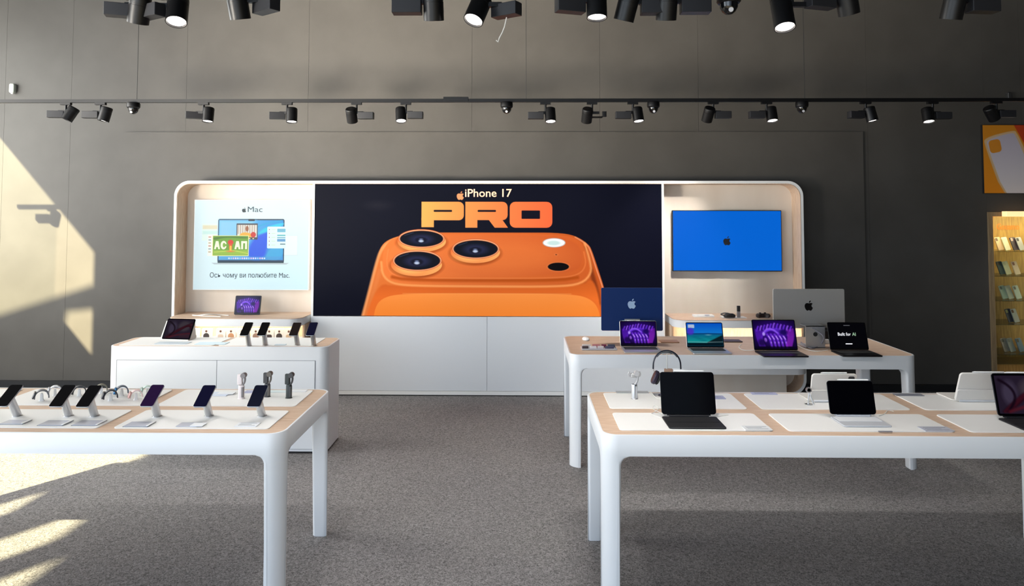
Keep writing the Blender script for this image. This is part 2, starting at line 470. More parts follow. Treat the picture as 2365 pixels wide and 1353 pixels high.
# closed cabinet table behind the left table
def cabinet_table():
    x0, x1, y0, D = -3.481, -1.6249, 5.823, .44
    W = x1-x0; t = thing('display_cabinet_table', 'closed white cabinet table with panelled front behind the phone table', 'cabinet', ((x0+x1)/2, y0+D/2, 0))
    w, d = W/2, D/2; h = H; r = .075
    b = MB()
    rings = [[(x, y, z) for x, y in rrect(-w, w, -d, d, r, 8)] for z in (.02, h-.004)] + [[(x, y, h) for x, y in rrect(-w+.003, w-.003, -d+.003, d-.003, r, 8)]]
    b.loft(rings); b.obj('body', M_WHITE, t)
    MB().rslab(-w+.012, w-.012, -d+.012, d-.012, h-.002, h+.0008, r-.012).obj('tabletop', M_WOOD, t)
    MB().rslab(-w+.07, -.05, -d+.03, d-.03, h, h+.004, .02).obj('inlay_mat', M_WHITE2, t)
    MB().rslab(-.01, w-.13, -d+.03, d-.03, h, h+.004, .02).obj('inlay_mat', M_WHITE2, t)
    zt = h-.115
    for xa, xb in ((-w+.085, -.002), (.002, w-.105)):
        MB().rslab(xa, xb, .04, zt, -d-.004, -d+.004, .003, axis='y', bev=.001).obj('door', M_WHITE, t)
    MB().box(-w+.080, w-.100, -d-.0015, -d+.003, .037, zt+.003).obj('door_gap', mat('soft_gap', (120, 124, 130), .8), t)
    MB().box(-w+.03, w-.03, -d+.03, d-.03, 0, .02).obj('plinth', M_GAP, t)
    return t
cabinet_table()

# ================================================================== WALL DISPLAY NICHE
NY = 7.6978; NX0, NX1, NZ = -3.8956, 3.1052, 2.362
PX0, PX1, PZ = -2.3285, 1.5585, .8625
t = thing('display_niche', 'long oak lined wall niche with rounded corners and white rim', 'display niche', ((NX0+NX1)/2, WY-.03, 0))
ox = (NX0+NX1)/2; oy = WY-.03
th = .028
def ringy(x0, x1, z0, z1, r, y): return [(x-ox, y-oy, z) for x, z in rrect(x0, x1, z0, z1, r, 10)]
m = MB(); m.loft([ringy(NX0+th, NX1-th, .02+th, NZ-th, .15, NY), ringy(NX0, NX1, .02, NZ, .17, NY), ringy(NX0, NX1, .02, NZ, .17, WY-.031), ringy(NX0+th, NX1-th, .02+th, NZ-th, .15, WY-.031)], caps=False)
m.obj('frame', M_WHITE2, t, 40)
m = MB(); m.loft([ringy(NX0+th, NX1-th, .02+th, NZ-th, .15, NY+.004), ringy(NX0+th+.006, NX1-th-.006, .026+th, NZ-th-.006, .145, NY+.004), ringy(NX0+th+.006, NX1-th-.006, .026+th, NZ-th-.006, .145, WY-.05), ringy(NX0+th, NX1-th, .02+th, NZ-th, .15, WY-.05)], caps=False)
m.obj('lining', M_WOODV, t, 40)
MB().rslab(NX0+th-ox, NX1-th-ox, .02+th, NZ-th, WY-.055-oy, WY-.03-oy, .15, axis='y').obj('back_panel', M_BEIGE, t)
for xx in (PX0, PX1):
    MB().box(xx-ox-.012, xx-ox+.012, NY-oy+.004, WY-.055-oy, .05, NZ-th).obj('divider', M_WHITE2, t)

# lower white cabinet in the middle with two fronts
mx = (PX0+PX1)/2
t = thing('wall_cabinet', 'low white double fronted cabinet under the big orange poster', 'cabinet', (mx, NY+.02, 0))
hw = (PX1-PX0)/2
MB().box(-hw+.013, hw-.013, .0, WY-.06-NY-.02, .02, PZ-.002).obj('carcass', M_WHITE, t)
for s in (-1, 1):
    MB().rslab(min(s*.0015, s*(hw+.0)), max(s*.0015, s*hw), .055, PZ-.002, -.035, -.002, .003, axis='y', bev=.0015).obj('front_panel', M_WHITE, t)
MB().box(-hw, hw, -.040, -.004, .012, .052).obj('kick_rail', M_WHITE2, t)
MB().box(-hw+.01, hw-.01, -.030, -.006, 0, .012).obj('plinth', M_GAP, t)

# big lit poster
t = thing('wall_poster', 'large black lightbox poster of an orange phone with three cameras', 'poster', (mx, NY+.01, 0))
MB().box(-hw+.002, hw-.002, 0, .10, PZ, NZ-th-.002).obj('casing', M_BLACKM, t)
def grad(c0, c1, x0, x1, ax=0):
    c0 = np.array(c0, float); c1 = np.array(c1, float)
    def f(X, Y):
        k = np.clip(((X if ax == 0 else Y)-x0)/(x1-x0), 0, 1)[..., None]
        return c0*(1-k)+c1*k
    return f
def smooth(P, n=2):
    for _ in range(n):
        Q = []
        for i in range(len(P)):
            a = P[i]; b = P[(i+1) % len(P)]
            Q += [(a[0]*.75+b[0]*.25, a[1]*.75+b[1]*.25), (a[0]*.25+b[0]*.75, a[1]*.25+b[1]*.75)]
        P = Q
    return P
def smooth_open(P, n=2):
    for _ in range(n):
        Q = [P[0]]
        for a, b in zip(P[:-1], P[1:]):
            Q += [tuple(u*.75+v*.25 for u, v in zip(a, b)), tuple(u*.25+v*.75 for u, v in zip(a, b))]
        Q.append(P[-1]); P = Q
    return P
def paint_poster():
    c = Canvas(720, 1532.5, 418.5, 731.5, 1.25, (15, 16, 30))
    body = smooth([(832, 760), (838, 725), (850, 680), (868, 605), (876, 570), (893, 552), (930, 540), (985, 534.5), (1100, 534.5), (1200, 534.5), (1290, 534.5), (1330, 541), (1362, 562), (1370, 580), (1383, 620), (1398, 668), (1404, 700), (1408, 760)], 2)
    c.poly(body, grad((229, 118, 52), (196, 86, 32), 860, 1400), soft=1.2)
    # left rim light and right edge
    c.stroke(smooth_open([(836, 735), (850, 680), (868, 605), (878, 575), (897, 556), (925, 546)]), 7, (250, 160, 96), .9, 4)
    c.stroke([(846, 735), (860, 680), (876, 625)], 9, (232, 128, 66), .8, 5)
    c.stroke(smooth_open([(1330, 545), (1358, 562), (1366, 578), (1378, 618), (1394, 664), (1400, 700)]), 3, (236, 150, 108), .9, 2)
    c.stroke(smooth_open([(1352, 572), (1362, 610), (1376, 655), (1384, 700)]), 10, (120, 48, 22), .8, 6)
    # back slab below the camera plateau
    c.poly(smooth([(836, 760), (858, 690), (880, 655), (905, 662), (1345, 662), (1368, 640), (1385, 680), (1392, 760)], 2), grad((214, 98, 36), (238, 112, 42), 655, 690, 1), soft=5)
    c.poly(smooth([(860, 770), (864, 712), (884, 688), (930, 679), (1120, 678), (1320, 679), (1362, 688), (1385, 712), (1391, 770)], 3), grad((255, 148, 68), (250, 136, 50), 680, 731, 1), soft=1.6)
    c.stroke([(930, 679), (1320, 679)], 2, (255, 168, 92), .5, 2)
    # plateau
    plate = smooth([(884, 560), (930, 540), (1100, 537), (1300, 538), (1345, 552), (1362, 600), (1366, 632), (1345, 655), (1290, 661), (1120, 661), (950, 661), (905, 652), (881, 632)], 3)
    c.poly(plate, grad((238, 124, 58), (210, 96, 40), 880, 1370), soft=2)
    c.stroke(smooth_open([(879, 605), (882, 636), (903, 655), (950, 661), (1120, 662), (1290, 662), (1345, 655), (1368, 630), (1364, 600), (1352, 560)], 2), 5, (255, 166, 96), .85, 4)
    c.stroke(smooth_open([(905, 640), (940, 647), (1120, 648), (1290, 647), (1335, 640)], 2), 7, (178, 74, 16), .85, 6)
    c.stroke(smooth_open([(895, 575), (890, 610), (905, 636), (950, 642), (1120, 643), (1290, 642), (1340, 634), (1356, 610), (1350, 580)], 2), 2.2, (250, 150, 88), .55, 3)
    c.poly(smooth([(900, 560), (1000, 540), (1280, 540), (1340, 560), (1350, 600), (1330, 632), (1120, 640), (920, 634), (895, 610)], 3), grad((240, 128, 64), (205, 92, 42), 900, 1350), .75, 5)
    c.ell(1180, 590, 130, 34, (240, 128, 62), .45, 30)
    # lenses
    for (cx, cy, rx, ry, gx, gy) in ((972.5, 549.5, 49, 18, 973, 556), (963, 601.5, 52, 20.5, 961, 611), (1099, 573.5, 50, 19.5, 1098, 581)):
        c.ell(gx, gy+2.5, rx+10, ry+9, (150, 62, 18), .75, 6)
        c.ell(gx, gy, rx+7.5, ry+6.5, grad((238, 120, 60), (255, 176, 100), gx-60, gx+60))
        c.ell(gx-18, gy+8, 30, 14, (255, 205, 120), .6, 12)
        c.ell(cx, cy-.3, rx+5.5, ry+4.5, (196, 88, 46))
        c.ell(cx, cy-.3, rx+4.2, ry+3.4, (250, 170, 124))
        c.ell(cx, cy, rx+1.5, ry+1, (60, 22, 16))
        c.ell(cx, cy, rx, ry, (14, 17, 28))
        c.ell(cx, cy+1, rx*.55, ry*.6, (40, 44, 78), .8, 8)
        c.ell(cx-1, cy+3, rx*.28, ry*.36, (16, 18, 34), .9, 3)
        c.ell(cx-1, cy+5.5, rx*.12, ry*.16, (190, 205, 230), .95, 2)
        c.ell(cx-1, cy+1, rx*.09, ry*.10, (120, 135, 175), .8, 2)
        c.stroke([(cx-rx*.8, cy-ry*.45), (cx-rx*.4, cy-ry*.8)], 1.5, (70, 90, 120), .6, 2)
    c.ell(1281, 558.5, 26.5, 11, (190, 190, 190)); c.ell(1281, 558.5, 24.5, 9.5, (250, 252, 250)); c.ell(1280, 559, 15, 5.5, (196, 226, 222), .9, 3)
    c.ell(1286, 586.5, 5, 3, (226, 120, 66)); c.ell(1286, 586.5, 2.2, 1.4, (120, 50, 20))
    c.ell(1291, 615, 26.5, 11, (240, 140, 90), .6, 2); c.ell(1291, 615, 24.5, 9.7, (12, 9, 12))
    # PRO
    g = grad((255, 178, 92), (255, 104, 60), 972, 1277)
    def RR(x0, x1, y0, y1, r):
        return rrect(x0, x1, y0, y1, r, 5)
    dark = (15, 16, 30)
    c.poly(RR(972, 1071, 461.5, 505.5, [12, .5, .5, 12]), g); c.poly([(972, 500), (1001, 500), (1001, 522), (972, 522)], g)
    c.poly(RR(1000.5, 1043.5, 481, 485.5, 2), dark)
    c.poly(RR(1074.5, 1173, 461.5, 505, [12, .5, .5, 12]), g); c.poly([(1074.5, 500), (1102.5, 500), (1102.5, 523), (1074.5, 523)], g)
    c.poly([(1128, 503), (1160, 503), (1174, 523), (1143, 523)], g)
    c.poly(RR(1103, 1146, 481, 485.5, 2), dark)
    c.poly(RR(1178, 1277, 461.5, 523, 13), g); c.poly(RR(1205.5, 1248.5, 482, 502, 1.5), dark)
    for P in (apple_body(), apple_leaf()):
        c.poly([(1063+x*17, 447-y*17) for x, y in P], (246, 160, 108))
    c.ell(870, 470, 26, 9, (34, 33, 42), .7, 14)
    return c
c = paint_poster()
c.obj('picture', print_mat('poster_print', .35, .68, .32, .04), t, size=(2*hw-.01, NZ-th-PZ-.008), M=T(0, -.0015, (PZ+NZ-th)/2))
p = at(1128, 446.5, Y=NY+.006)
text_mesh('iPhone 17', .125, mat('peach_print', (238, 190, 160), .5, emit=(244, 176, 132), es=.65), 'lettering', t, width=(at(1183, 446, Y=NY).x-at(1075, 446, Y=NY).x), M=T(p.x-mx, -.004, p.z), bold=.0012)

# ------------------------------------------------------------------ wall screens in the niche
def wall_panel(name, label, cat, x0, x1, y0, y1, Y, depth=.05):
    a = at(x0, y0, Y=Y); b = at(x1, y1, Y=Y)
    t = thing(name, label, cat, ((a.x+b.x)/2, Y, (a.z+b.z)/2))
    return t, b.x-a.x, a.z-b.z
YS = WY-.10
t, w, h = wall_panel('lit_advert_panel', 'pale lit advert panel showing a laptop above the left counter', 'advert panel', 449.5, 712, 461, 670, YS)
MB().rslab(-w/2, w/2, -h/2, h/2, 0, WY-.055-YS, .004, axis='y').obj('casing', M_WHITEP, t)
def paint_laptop_ad():
    c = Canvas(449, 712, 461, 670, 3, (213, 240, 248))
    c.rect(449, 712, 461, 670, grad((222, 244, 250), (210, 240, 248), 449, 712))
    # faint windows left and right
    c.rect(467, 502, 516, 556, (226, 246, 238)); c.rect(468, 502, 520, 529, (226, 214, 178), .5, .8, 2); c.rect(468, 504, 533, 541, (190, 232, 226), .5, .7, 3)
    c.rect(655, 687, 544, 590, (224, 244, 248)); c.stroke([(655, 544), (687, 544), (687, 590), (655, 590)], .6, (190, 200, 205), .8, .6)
    # laptop
    c.rect(503.5, 656.5, 505, 607.5, (34, 58, 84), 4)
    c.rect(506, 654, 508, 601, grad((110, 190, 236), (30, 140, 214), 506, 654))
    c.poly([(506, 508), (590, 508), (560, 560), (506, 570)], (150, 206, 240), .7, 12)
    c.poly(smooth([(575, 601), (572, 575), (590, 545), (620, 533), (640, 536), (620, 560), (612, 601)]), (16, 84, 226), .95, 8)
    c.poly(smooth([(590, 545), (610, 525), (655, 512), (655, 520), (625, 532)]), (36, 200, 226), .9, 4)
    c.stroke(smooth_open([(584, 530), (610, 516), (650, 509)]), 3, (30, 160, 214), .9, 2)
    c.poly(smooth([(612, 601), (622, 575), (654, 560), (654, 601)]), (58, 166, 220), .9, 3)
    c.rect(506, 654, 593, 602, (70, 150, 214), .5, .6, 3)
    for k in range(17):
        c.ell(530+k*5.1, 597.2, 1.9, 1.9, [(214, 230, 250), (160, 210, 240), (226, 190, 226), (240, 220, 240)][k % 4])
    c.rect(573, 588, 505, 510, (18, 38, 58), 1.5)
    c.poly([(490, 608), (668, 608), (662, 611.5), (496, 611.5)], (176, 190, 196), .9, 1)
    c.rect(504, 656, 605.5, 608, (10, 50, 60))
    # photo window
    c.rect(546, 595, 515.5, 553.5, (66, 72, 80), 1.5); c.rect(548, 593, 519, 548, (214, 214, 206))
    for k in range(8): c.rect(549+k*5.4, 550.5+k*5.4, 519, 540, (160, 120, 100), .3, .8)
    c.poly(smooth([(551, 548), (556, 538), (568, 536), (582, 540), (590, 548)]), (232, 172, 66)); c.ell(570.5, 528, 3.5, 6.5, (150, 92, 62)); c.ell(585, 542, 6, 6.5, (196, 50, 50))
    for k in range(5): c.ell(551+k*8.5, 551, 2, 1.6, (214, 196, 150))
    # game window
    c.rect(480, 491, 542, 592, (240, 244, 238)); 
    for k in range(6): c.rect(482, 488, 546+k*7, 549+k*7, [(190, 120, 100), (120, 150, 160), (180, 160, 120)][k % 3], .3, .7)
    c.rect(491, 575, 544, 592, (246, 236, 170)); c.rect(492.5, 573.5, 545, 590.5, (104, 158, 50)); c.rect(493, 573, 578, 590, (150, 188, 70), .5, .9, 3)
    c.poly(smooth([(493, 556), (520, 548), (573, 552), (573, 546), (493, 546)]), (70, 116, 40), .9, 2)
    c.stroke([(496, 583), (540, 579), (573, 586)], 2, (200, 214, 90), .8, 1)
    W_ = (240, 240, 214)
    def letter(kind, x):
        if kind == 'A': c.poly([(x, 576), (x+4, 557), (x+10, 557), (x+14, 576), (x+9.5, 576), (x+8.6, 571), (x+5.4, 571), (x+4.5, 576)], W_)
        if kind == 'C': c.ell(x+7, 566.5, 7, 10, W_); c.ell(x+8, 566.5, 3, 5.4, (120, 170, 60)); c.rect(x+9, x+15, 564, 569, (120, 170, 60))
        if kind == 'N': c.rect(x, x+4.6, 557, 576, W_); c.rect(x+9, x+13.6, 557, 576, W_); c.rect(x, x+13, 557, 562, W_, 1)
    letter('A', 495); letter('C', 510); letter('A', 542); letter('N', 557.5)
    c.ell(533, 560, 6.5, 6, (214, 50, 36)); c.rect(529.5, 537, 563, 577, (216, 80, 40), 2); c.rect(531, 535.5, 568, 581, (240, 190, 60), 1); c.ell(533, 581, 9, 2, (224, 120, 50), .8, 2)
    # list window right
    c.rect(617, 660, 523, 574, (214, 246, 240), 2.5)
    c.rect(640, 659, 528, 536, (110, 180, 206), 1); c.rect(640, 659, 542, 545, (90, 180, 190), .5); c.rect(640, 659, 548, 550, (70, 150, 180), .5); c.rect(640, 659, 552, 558, (92, 150, 200), .6); c.rect(647, 659, 563, 565, (50, 90, 110), .4)
    for k in range(5): c.ell(622, 530+k*9, 1.2, 1.2, (150, 100, 110))
    for k in range(5): c.rect(627, 636, 529.5+k*9, 530.8+k*9, (180, 214, 180), .3, .7)
    for P in (apple_body(), apple_leaf()):
        c.poly([(563+x*9.6, 484-y*9.6) for x, y in P], (40, 52, 60))
    return c
paint_laptop_ad().obj('picture', print_mat('lit_print', .4, .70, .25, .2), t, size=(w-.012, h-.012), M=T(0, -.0015, 0))
M_INK = mat('grey_print', (40, 50, 60), .7, emit=(60, 74, 86), es=.35)
def put_text(t, s, px, py, Y, wpx, size, m, bold=0.0, off=-.004):
    p = at(px, py, Y=Y); wdt = at(px+wpx/2, py, Y=Y).x-at(px-wpx/2, py, Y=Y).x
    return text_mesh(s, size, m, 'lettering', t, width=wdt, M=T(p.x-t.location.x, Y-t.location.y+off, p.z-t.location.z), bold=bold)
put_text(t, 'Mac', 589.5, 484, YS, 34, .090, M_INK)
put_text(t, 'Ось чому ви полюбите Mac.', 577, 636, YS, 184, .080, M_INK)

t, w, h = wall_panel('television', 'wide flat television with a plain blue screen in the right bay', 'television', 1552.5, 1807, 485.5, 627, WY-.125)
MB().rslab(-w/2, w/2, -h/2, h/2, .0, .03, .006, axis='y', bev=.002).obj('housing', M_BLACKM, t)
MB().rslab(-w/2*.6, w/2*.6, -h/2*.6, h/2*.6, .03, .07, .006, axis='y').obj('wall_mount', M_BLACKM, t)
mb = MB().box(-w/2+.008, w/2-.008, -.0015, .0005, -h/2+.010, h/2-.008)
mb.obj('screen', mat('blue_screen', (2, 20, 60), .3, emit=(3, 104, 218), es=.88, spec=.15), t)
emblem(t, mat('black_print', (8, 8, 18), .5), .084, T(0, -.0018, 0), thick=.0008)

# ------------------------------------------------------------------ counters in the two side bays
def bay_counter(x0, x1, label):
    y0, y1 = 7.44, WY-.056; z0, z1 = .30, .872
    cx = (x0+x1)/2
    t = thing('bay_counter', label, 'counter', (cx, y1, 0))
    def rg(d, r, y): return [(x-cx, y-y1, z) for x, z in rrect(x0+d, x1-d, z0+d, z1-d, r, 8)]
    def rounded(d, zz0, zz1):   # plan with rounded front corners
        P = rrect(x0+d, x1-d, y0+d, y1, [.002, .002, .13-d, .13-d], 8)
        return [[(x-cx, y-y1, zz) for x, y in P] for zz in (zz0, zz1)]
    MB().loft(rounded(0, z1-.085, z1-.006)).obj('upper_body', M_WHITE, t)
    MB().loft(rounded(-.002, z1-.006, z1)).obj('countertop', M_WOOD, t)
    MB().loft(rounded(.0, z0, z0+.085)).obj('lower_body', M_WHITE, t)
    MB().loft(rounded(.02, z0+.085, z0+.09)).obj('lower_shelf', M_WOOD, t)
    MB().box(x0-cx+.02, x1-cx-.02, -.02, 0, z0+.08, z1-.08).obj('rear_panel', M_WOODV, t)
    for a, b in ((x0, x0+.02), (x1-.02, x1)):
        MB().box(a-cx, b-cx, -.36, 0, z0+.08, z1-.08).obj('side_panel', M_WOODV, t)
    MB().box(x0-cx+.02, x1-cx-.02, -.36, -.02, .585, .600).obj('shelf', M_WHITE2, t)
    MB().box(x0-cx+.05, x1-cx-.05, -.42, -.40, z1-.092, z1-.0852).obj('strip_light', mat('warm_strip', (255, 240, 215), .5, emit=(255, 226, 180), es=9), t)
    area('strip_glow', (cx, y1-.30, z1-.095), (0, .25, -1), x1-x0-.2, .03, 7, (1.0, .86, .66))
    MB().box(x0-cx+.15, x1-cx-.15, -.25, 0, .02, z0).obj('base', M_BEIGE, t)
    return t
bay_counter(NX0+.07, PX0-.045, 'pale rounded counter below the lit advert panel, open shelf underneath')
bay_counter(PX1+.06, NX1-.07, 'pale rounded counter below the blue television')

# unseen slab added outside the left glazing, shaped to shade the sunlit wall
P = [at(px, py, Y=WY) - SUN*9.0 for px, py in ((-320, 830), (0, 726), (232, 652), (236, 712), (156, 720), (150, 750), (146, 900), (-320, 1250))]
nrm = SUN*.12
struct('added_shade_slab', MB().loft([[tuple(p) for p in P], [tuple(p+nrm) for p in P]]), M_BEIGE)

# ================================================================== TRACKS AND SPOTLIGHTS
FY, NTY = 6.65, 3.50
FZ = at(1182, 236, Y=FY).z
NZT = FZ + .045
def track_z(Y): return FZ if Y == FY else NZT
M_LENS = mat('lit_lens', (255, 255, 255), .3, emit=(255, 244, 236), es=7.0)
def make_track(Y, x0, x1, z, label, joiner=None, wires=()):
    t = thing('lighting_track', label, 'light track', ((x0+x1)/2, Y, z))
    cx = (x0+x1)/2
    MB().box(x0-cx, x1-cx, -.018, .018, 0, .032).obj('rail', M_BLACK, t)
    if joiner is not None: MB().box(joiner-cx-.12, joiner-cx+.12, -.025, .025, .010, .050).obj('feed_box', M_BLACK, t)
    for w in wires: MB().cyl((w-cx, 0, .03), (w-cx, 0, WZ-z), .0028, n=6).obj('suspension_wire', M_BLACKM, t)
    return t
make_track(FY, -6.76, WX1-.3, FZ, 'long black lighting track nearest the back wall, hung on thin wires', at(1053, 237, Y=FY).x, [at(p, 150, Y=FY).x for p in (318, 1215, 1857)])
make_track(NTY, -3.4, 4.2, NZT, 'black lighting track nearest the camera at the top edge', None, [at(p, -60, Y=NTY).x for p in (480, 1330, 1900)])

def spotlight(px, py, Y, side, label, fwd=0.0, lat=0.0, phi=0.0, lens=True, watts=45, bx=.105, hl=.14, group=None, arm=False, bh=0.0):
    """px,py: photo position of the centre of the round head"""
    c = at(px, py, Y=Y); zt = track_z(Y)
    t = thing('track_spotlight', label, 'spotlight', (c.x + side*bx*.45, Y, zt), 0, group)
    off = c - Vector(t.location)
    MB().box(-.05, .05, -.017, .017, -.022, -.0005).obj('adapter', M_BLACK, t)
    sz = off.z + .03
    MB().cyl((0, 0, -.012), (0, 0, sz-.01), .011, n=12).obj('stem', M_BLACK, t)
    Mb = T(off.x + side*(bx+.035), 0, off.z - .005 + bh) @ R(phi, 'Z')
    if arm:
        MB().tube([(off.x+side*.04, 0, off.z-.02), (off.x+side*.14, 0, off.z-.02), (off.x+side*.16, 0, off.z+.0)], .009, 8).obj('arm', M_BLACK, t)
        MB().rslab(-.02, .02, -.02, .02, -.025, .025, .006, T(off.x+side*.165, 0, off.z+.01)).obj('knob', M_BLACK, t)
    else:
        MB().rslab(-.075, .075, -.032, .032, -.033, .033, .004, Mb, bev=.002).obj('driver_box', M_GREYBOX, t)
    MB().box(min(0, off.x+side*bx)-.012, max(0, off.x+side*bx)+.012, -.012, .012, off.z+.012, off.z+.036).obj('bracket', M_BLACK, t)
    Mh = T(*off) @ R(fwd, 'X') @ R(lat, 'Y')
    r = .052
    hd = MB().lathe([(.0, hl/2), (r-.006, hl/2), (r-.001, hl/2-.005), (r, hl/2-.01), (r, hl*.22), (r-.0015, hl*.215), (r-.0015, hl*.18), (r, hl*.175), (r, -hl/2), (r-.004, -hl/2), (r-.007, -hl/2+.014), (0, -hl/2+.014)], 28, Mh).obj('head', M_BLACK, t)
    MB().lathe([(0, -hl/2+.0135), (r-.0075, -hl/2+.0135), (r-.0075, -hl/2+.010), (r*.55, -hl/2+.007), (0, -hl/2+.006)], 24, Mh).obj('lens', M_LENS if lens else mat('dim_lens', (200, 200, 205), .2), hd)
    if watts:
        d = bpy.data.lights.new('spot_beam', 'SPOT'); d.energy = watts; d.color = (1.0, .965, .92); d.spot_size = math.radians(78 if Y == NTY else 64); d.spot_blend = .9; d.shadow_soft_size = .045
        o = bpy.data.objects.new('spot_beam', d); COL.objects.link(o)
        A = (Matrix.Translation(Vector(t.location)) @ Mh @ T(0, 0, -hl/2-.005))
        o.matrix_world = A
    return t
g = math.radians
# far track.  fwd>0 turns the lens towards the wall, fwd<0 towards the photographer
far = [
 (163, 263, -1, 'far track spotlight tilted left, first at the left end', -.28, .42, 0.2, True, 40, {}),
 (243, 264, -1, 'far track spotlight second from the left end, aimed down', -.12, .20, 0.1, True, 40, {}),
 (481, 265, -1, 'far track spotlight above the left end of the niche, driver box turned aslant', -.16, .0, .5, True, 55, {}),
 (674, 266, -1, 'far track spotlight above the pale advert panel', -.16, -.05, .3, True, 55, {}),
 (812, 266, 1, 'far track spotlight with dark head turned to the wall above the poster left edge', .60, .0, 0, True, 45, {}),
 (926, 265, 1, 'far track spotlight shining towards the room left of the feed box', -.30, -.08, 0, True, 55, {}),
 (1271, 266, -1, 'far track spotlight shining down above the poster lettering', -.26, -.04, 0, True, 55, {}),
 (1356, 266, 1, 'far track spotlight with a thin arm instead of a driver box', .60, .05, 0, True, 40, dict(arm=True)),
 (1473, 265, -1, 'far track spotlight between the thin armed one and the dome on the right', -.22, -.10, 0, True, 55, {}),
 (1636, 264, 1, 'far track spotlight leaning with dark head above the television', .62, .10, 0, True, 240, {}),
 (1782, 264, -1, 'far track spotlight with bright lens above the right niche corner', -.26, -.04, 0, True, 60, {}),
 (2011, 264, -1, 'far track spotlight right of the niche with low lit rim', -.14, -.18, .2, True, 30, {}),
 (2143, 266, 1, 'far track spotlight with bright round lens near the right end', -.26, .02, 0, True, 26, {}),
 (2290, 262, 1, 'far track spotlight tilted far over at the right end above the orange poster', .35, -.62, 0, True, 60, {}),
]
for px, py, side, lab, fwd, lat, phi, lens, wt, kw in far:
    spotlight(px, py, FY, side, lab, fwd, lat, phi, lens, wt, group='spotlights on the far track', **kw)
spotlight(-285, 265, FY, -1, 'far track spotlight off the left edge whose shadow falls on the sunlit wall', .1, .1, 0, True, 30, group='spotlights on the far track')
near = [
 (322, 22, -1, 'near track spotlight leaning right with lens hidden, left end', .30, .25, .35, .0, {}),
 (410, 24, -1, 'near track spotlight with large bright lens, left end', -.38, -.12, -.5, 60, dict(hl=.15)),
 (550, 12, 1, 'near track spotlight with pale streak and driver box on its right, left side', .34, -.06, -.6, 45, {}),
 (1001, 15, -1, 'near track spotlight upright and dark with box on its left, middle', .34, .0, 0, 50, {}),
 (1104, 22, 1, 'near track spotlight leaning left with bright lens and loose wire beside it', -.42, .30, -.55, 60, dict(hl=.15)),
 (1378, 12, -1, 'near track spotlight with half seen lens right of the middle', -.14, .0, .3, 60, {}),
 (1448, 16, 1, 'near track spotlight with ribbed dark head leaning left', .30, .22, 0, 45, {}),
 (1540, 14, 1, 'near track spotlight upright with pale streak right of the ribbed one', .34, .0, .0, 55, {}),
 (1806, 22, 1, 'near track spotlight hanging lowest with bright round lens', -.34, .0, 1.57, 60, dict(hl=.22, bh=.17)),
 (1956, 2, -1, 'near track spotlight leaning right with box on its left, right half', .28, -.28, .3, 40, {}),
 (2203, 12, 1, 'near track spotlight with pale streak at the right end', .32, .06, .1, 45, {}),
]
for px, py, side, lab, fwd, lat, phi, wt, kw in near:
    spotlight(px, py, NTY, side, lab, fwd, lat, phi, True, wt or 45, group='spotlights on the near track', bx=(.06 if px == 322 else .10) if side < 0 else .11, **kw)
# loose wire
pts = [at(1170, 40, Y=NTY), at(1165, 62, Y=NTY), at(1160, 75, Y=NTY), at(1153, 88, Y=NTY), at(1150, 97, Y=NTY), at(1146, 93, Y=NTY)]
tag(MB().tube(smooth_open([tuple(p) for p in [(q.x, q.y, q.z) for q in pts]], 0), .0028, 6).obj('loose_wire', M_CORD), 'loose pale wire dangling from the near track spotlight', 'wire')

# round dome fixtures under the tracks
def dome(px, py, Y, label):
    c = at(px, py, Y=Y)
    t = thing('track_dome', label, 'dome fixture', (c.x, Y, track_z(Y)))
    MB().lathe([(0, .0), (.055, .0), (.060, -.012), (.060, -.045), (.052, -.055), (0, -.055)], 24).obj('housing', M_BLACK, t)
    b = MB().lathe([(0, -.050), (.046, -.052), (.044, -.075), (.034, -.095), (.018, -.108), (0, -.112)], 20).obj('ball', mat('gloss_black', (10, 10, 12), .12), t)
    MB().lathe([(0, .0), (.012, 0), (.012, .006), (0, .006)], 12, T(0, -.034, -.094) @ R(g(115), 'X')).obj('lens', mat('dim_lens', (200, 200, 205), .2), b)
    return t
for px, lab in ((308, 'left end, below the left wire'), (1170, 'right of the feed box'), (1509, 'right of the middle'), (1852, 'below the right wire')):
    dome(px, 250, FY, 'small black dome fixture under the far track, ' + lab)
dome(1683, -2, NTY, 'black dome fixture on the near track with glossy eye')
# small sensors on the back wall
def sensor(px, py, label, m, s=1.0):
    c = at(px, py, Y=WY)
    t = thing('wall_sensor', label, 'sensor', (c.x, WY, c.z))
    MB().rslab(-.03*s, .03*s, -.055*s, .055*s, -.05, 0, .02*s, R(PI/2, 'X') @ T(0, 0, .05), bev=.006).obj('housing', m, t)
    MB().lathe([(0, 0), (.017*s, 0), (.013*s, -.012*s), (0, -.018*s)], 14, T(0, -.03, -.052*s)).obj('lens', M_WHITEP, t)
sensor(33, 205, 'pale wall sensor high on the back wall at the left edge', mat('sensor_grey', (170, 176, 168), .5))
sensor(2326, 222, 'dark wall sensor above the far track at the right edge', mat('sensor_dark', (46, 46, 46), .5), .7)

